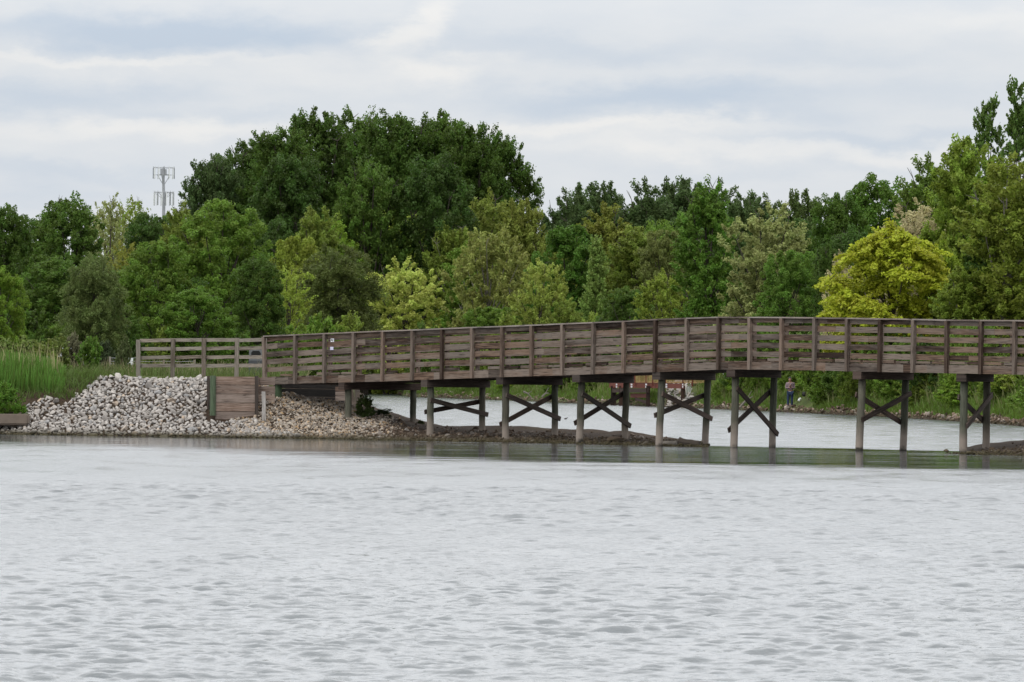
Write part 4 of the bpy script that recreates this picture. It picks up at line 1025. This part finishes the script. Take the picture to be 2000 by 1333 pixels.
for x in (1204.5,1233.5,1262,1301.5,1334):
    for y in (751.5,756):
        mb = MB(); a = fp(x,y,-.11); mb.beam(a-Vector((.06,0,0)), a+Vector((.06,0,0)), (0,.03,0), (0,0,.12)); mb.build('bolt_plate', M['antenna'], pr_)
for x in (1240,1262,1275,1300,1334,1352,1376):
    mb = MB(); a = fp(x,749.5,.05 if x < 1340 else .6); mb.beam(a-up*.2, a+up*1.15, (.11,0,0), (0,.11,0)); mb.build('railing_post', M['red_beam'], pr_)
mb = MB()
for i in range(92):
    x = 1240+i*1.5; dy = .05 if x < 1340 else .6; a = fp(x,747.2,dy); mb.beam(a, a+up*.95, (.03,0,0), (0,.03,0))
for z in (.02,.98): mb.beam(fp(1238,747.2,.05)+up*z, fp(1378,748.6,.3)+up*z, (0,.06,0), (0,0,.09))
mb.build('baluster_rail', M['yellow_rail'], pr_)
wp = MB(); a = P(1340,767,354); b_ = P(1350,767,355)
for i in range(4): wp.beam(a.lerp(b_, i/4+.01), a.lerp(b_, i/4+.23), (0,.04,0), (0,0,.80))
tag(wp.build('white_panel', M['whitebag'], None, origin=a), 'whitish upright board panel beside pale rocks on the far shore', 'panel')
it = []
rng = np.random.default_rng(77)
for k in range(260):
    px = rng.uniform(1304,1352); Y = rng.uniform(350,366); X = (px-1000)/F_PX*Y; it.append((X, Y, Z(X,Y)+.1+.55*sstep((Y-352)/14)*1.1, rng.uniform(.2,.55)))
me = scatter_mesh('rock_heap', it, small, M['rock'], 8); tag(link('rock_heap', me), 'heap of pale rocks on the far shore beside the fishing pier', 'rocks', None, 'stuff')

# ------------------------------------------------------------------ left background bits
g = P(500,735,163); br_ = empty('trash_bin', (g.x, 163, Z(g.x,163)-.02), 'dark grey litter bin with pale domed top behind the fence end', 'bin')
mb = MB(); mb.beam(Vector((-.0,0,0)), Vector((0,0,.62)), (.46,0,0), (0,.46,0)); mb.build('body', M['bin_dark'], br_)
mb = MB(); mb.prism([(-.22,.62),(.22,.62),(.22,.95),(.17,1.03),(.08,1.07),(-.08,1.07),(-.17,1.03),(-.22,.95)], -.2, .2); mb.build('hood', M['bin_light'], br_)
mb = MB(); mb.prism([(-.15,.74),(.15,.74),(.15,.86),(.10,.93),(-.10,.93),(-.15,.86)], -.212, -.18); mb.build('opening', M['black'], br_)
p0 = P(215,712,185); fr2 = empty('wire_fence', (p0.x,185,Z(p0.x,185)), 'low wire fence with one thin brown post in the meadow left of the railings', 'fence')
for x in (215,266,320,380):
    q = P(x,697 if x < 260 else 703,185); mb = MB(); mb.beam(rel((q.x,185,fr2.location.z-.1), fr2), rel(q, fr2), (.07,0,0), (0,.07,0)); mb.build('post', M['fence'], fr2)
mb = MB()
for y in (699.5,706,711): mb.tube([rel(P(x,y+(.8 if j%2 else 0),185), fr2) for j, x in enumerate((215,240,266,293,320,350,380))], .007, 4)
mb.build('wire', M['steel'], fr2)
p0 = P(251,706,230); wb = MB(); wb.beam(p0-Vector((.2,0,0)), p0+Vector((.2,0,0)), (0,.3,0), (0,0,.3)); wb.beam(p0+Vector((-.16,0,-.15)), p0+Vector((-.16,0,-.5)), (.05,0,0), (0,.05,0)); wb.beam(p0+Vector((.16,0,-.15)), p0+Vector((.16,0,-.5)), (.05,0,0), (0,.05,0))
tag(wb.build('utility_box', M['antenna'], None, origin=p0), 'small pale box on legs in the dark under the trees left of the fence', 'box')
# car glimpsed beyond the shrubs
p0 = P(128,705,260); cr = empty('parked_car', (p0.x,260,p0.z-.75), 'white parked car half hidden beyond the shrubs at left', 'car')
body = [(-2.1,.35),(2.1,.35),(2.15,.75),(1.9,.9),(1.15,.97),(.6,1.4),(-.9,1.42),(-1.6,1.0),(-2.05,.92),(-2.15,.7)]
mb = MB(); mb.prism(body, -.85, .85); mb.build('body', M['car'], cr)
mb = MB(); mb.prism([(1.0,1.0),(.55,1.34),(-.1,1.36),(-.1,1.0)], -.86, -.84); mb.prism([(-.2,1.0),(-.2,1.36),(-.85,1.35),(-1.35,1.02)], -.86, -.84); mb.build('window', M['glass'], cr)
for x in (-1.3,1.3):
    for y in (-.72,.72):
        mb = MB(); mb.tube([(x,y-.1,.33),(x,y+.1,.33)], .33, 16); mb.build('wheel', M['black'], cr)
# driftwood on the far bank
for (x0,y0,x1,y1,d,lab) in [(1022,765,1040,779,405,'bare forked driftwood branch on the far shore left of the pier'),(1058,776,1072,768,400,'pale driftwood stick on the far shore'),(1445,796,1470,775,322,'brown driftwood log leaning on the far bank near the person')]:
    a = P(x0,y0,d); b_ = P(x1,y1,d); mb = MB(); mb.tube([a, a.lerp(b_,.5)+Vector((0,0,.12)), b_], [.09,.07,.03], 6); mb.tube([a.lerp(b_,.5)+Vector((0,0,.1)), a.lerp(b_,.8)+Vector((.1,0,.5))], [.04,.015], 5)
    tag(mb.build('driftwood', M['palebark'], None, origin=a), lab, 'driftwood')

# ------------------------------------------------------------------ person fishing on the far shore
def skin_obj(name, verts, edges, radii, mt, parent, root_i=0, lv=2):
    me = bpy.data.meshes.new(name); me.from_pydata(verts, edges, []); o = link(name, me, parent); me.materials.append(mt)
    md = o.modifiers.new('skin', 'SKIN'); md.use_smooth_shade = True
    for i, r in enumerate(radii):
        sv = me.skin_vertices[0].data[i]; sv.radius = (r, r) if not isinstance(r, tuple) else r; sv.use_root = (i == root_i)
    o.modifiers.new('sub', 'SUBSURF').levels = lv; o.modifiers['sub'].render_levels = lv
    return o
d = 308.5; p0 = P(1543, 797, d); gz = Z(p0.x, d)
pz = gz if abs(gz-p0.z) < .25 else p0.z
pe = empty('person', (p0.x, d, pz), 'person in mauve top and jeans standing on the far shore looking down at their hands', 'person')
# x right, y away from the camera; facing the camera slightly left
bv = [(0,0,.93),(0,0,1.08),(0,.0,1.25),(0,.01,1.40),(-.01,-.01,1.50),(-.02,-.04,1.58),(-.025,-.06,1.66),(-.025,-.05,1.75),
      (.10,0,.90),(.115,.01,.50),(.12,.03,.09),(.13,-.10,.03),(-.10,0,.90),(-.115,.01,.50),(-.125,.03,.09),(-.14,-.10,.03),
      (.19,.01,1.40),(.245,-.02,1.14),(.06,-.22,1.17),(-.19,.01,1.40),(-.245,-.02,1.14),(-.06,-.22,1.16),
      (.01,-.25,1.19),(-.01,-.25,1.15)]
be = [(0,1),(1,2),(2,3),(3,4),(4,5),(5,6),(6,7),(0,8),(8,9),(9,10),(10,11),(0,12),(12,13),(13,14),(14,15),(3,16),(16,17),(17,18),(3,19),(19,20),(20,21),(18,22),(21,23)]
bvv = [.15,.14,.16,.14,.055,.085,.10,.06,.085,.062,.042,.035,.085,.062,.042,.035,.062,.045,.03,.062,.045,.03,.028,.028]
skin_obj('body', bv, be, bvv, M['skin'], pe)
jv = [(0,0,.96),(0,0,1.10),(0,0,1.26),(0,.01,1.40),(0,0,1.46),(.20,.01,1.40),(.255,-.02,1.13),(.09,-.20,1.165),(-.20,.01,1.40),(-.255,-.02,1.13),(-.09,-.20,1.155)]
je = [(0,1),(1,2),(2,3),(3,4),(3,5),(5,6),(6,7),(3,8),(8,9),(9,10)]
skin_obj('sweatshirt', jv, je, [(.185,.15),(.185,.15),(.2,.155),(.17,.13),.09,.085,.068,.048,.085,.068,.048], M['jacket'], pe)
skin_obj('shirt_hem', [(0,0,.90),(0,0,.95)], [(0,1)], [(.178,.145),(.178,.145)], M['shirt'], pe)
skin_obj('trousers', [(0,0,.90),(.10,0,.84),(.115,.01,.48),(.122,.03,.07),(-.10,0,.84),(-.115,.01,.48),(-.127,.03,.07)], [(0,1),(1,2),(2,3),(0,4),(4,5),(5,6)], [.165,.115,.088,.068,.115,.088,.068], M['jeans'], pe)
for sx_ in (-1, 1): skin_obj('shoe', [(.125*sx_,.05,.045),(.135*sx_,-.06,.04),(.145*sx_,-.15,.035)], [(0,1),(1,2)], [.05,.05,.035], M['shoe'], pe)
skin_obj('hair', [(-.025,-.01,1.66),(-.025,-.03,1.74),(-.025,-.07,1.78)], [(0,1),(1,2)], [.103,.115,.085], M['hair'], pe)
for sgn in (-1, 1):     # five bent fingers on each hand
    for k in range(5):
        zz = 1.165+(.018*(k-1.5) if k < 4 else .045); xb = .05*sgn
        skin_obj('finger', [(xb,-.235,zz),(xb-.03*sgn,-.265,zz),(xb-.055*sgn,-.262,zz-.004)], [(0,1),(1,2)], [.010,.009,.008], M['skin'], pe, lv=1)
mb = MB(); mb.beam((-.01,-.275,1.15), (-.01,-.29,1.24), (.05,0,0), (0,.01,0)); hr = mb.build('fishing_reel', M['black'], None); hr.location = pe.location
tag(hr, 'small dark item held in the hands of the standing person', 'handheld item')
mb = MB(); mb.beam((.15,-.14,1.46), (-.16,-.17,1.06), (.05,0,.03), (0,.012,0)); mb.build('shoulder_strap', M['black'], pe)
# bags on the bank beside the person
q = P(1570,783,d+1.2); q.z = max(q.z-.25, Z(q.x,q.y)); bg_ = empty('backpack', q, 'dark backpack sitting on the bank to the right of the standing person', 'bag')
skin_obj('pack', [(0,0,.12),(.02,0,.30),(.03,0,.44)], [(0,1),(1,2)], [(.19,.13),(.18,.13),(.10,.08)], M['shoe'], bg_)
skin_obj('strap', [(-.1,-.12,.2),(-.12,-.16,.34),(-.05,-.12,.46)], [(0,1),(1,2)], [.018,.018,.018], M['black'], bg_, lv=1)
q = P(1560,795,d+.1); q.z = max(Z(q.x,q.y), q.z-.1)
o = skin_obj('plastic_bag', [(0,0,.08),(.05,0,.22),(.13,0,.33)], [(0,1),(1,2)], [(.15,.12),(.12,.1),(.05,.04)], M['whitebag'], None); o.location = q; tag(o, 'white plastic bag on the bank between the person and the dark backpack', 'bag')
# duck on the channel
q = P(1105,817.5,230); q.z = 0
dk = empty('duck', q, 'tiny dark duck swimming in the channel beyond the third and fourth bents', 'duck', scale=(.4,.4,.4))
skin_obj('body', [(-.2,0,.07),(-.08,0,.07),(.08,0,.08),(.15,0,.15),(.17,0,.23),(.24,0,.22)], [(0,1),(1,2),(2,3),(3,4),(4,5)], [.03,.09,.09,.045,.05,.02], M['duck'], dk)

# ------------------------------------------------------------------ tell apart look-alikes that share a stretch of the picture
by = {}
for o in list(bpy.data.objects):
    if o.parent is None and str(o.get('label', '')).startswith('@'): by.setdefault(o['label'][1:], []).append(o)
for lb, os_ in by.items():
    os_.sort(key=lambda o: o.location.x/o.location.y)
    for k, o in enumerate(os_):
        o['label'] = lb if len(os_) == 1 else lb+(', left one', ', right one')[k] if len(os_) == 2 else lb+', '+ORD[k]+' one'
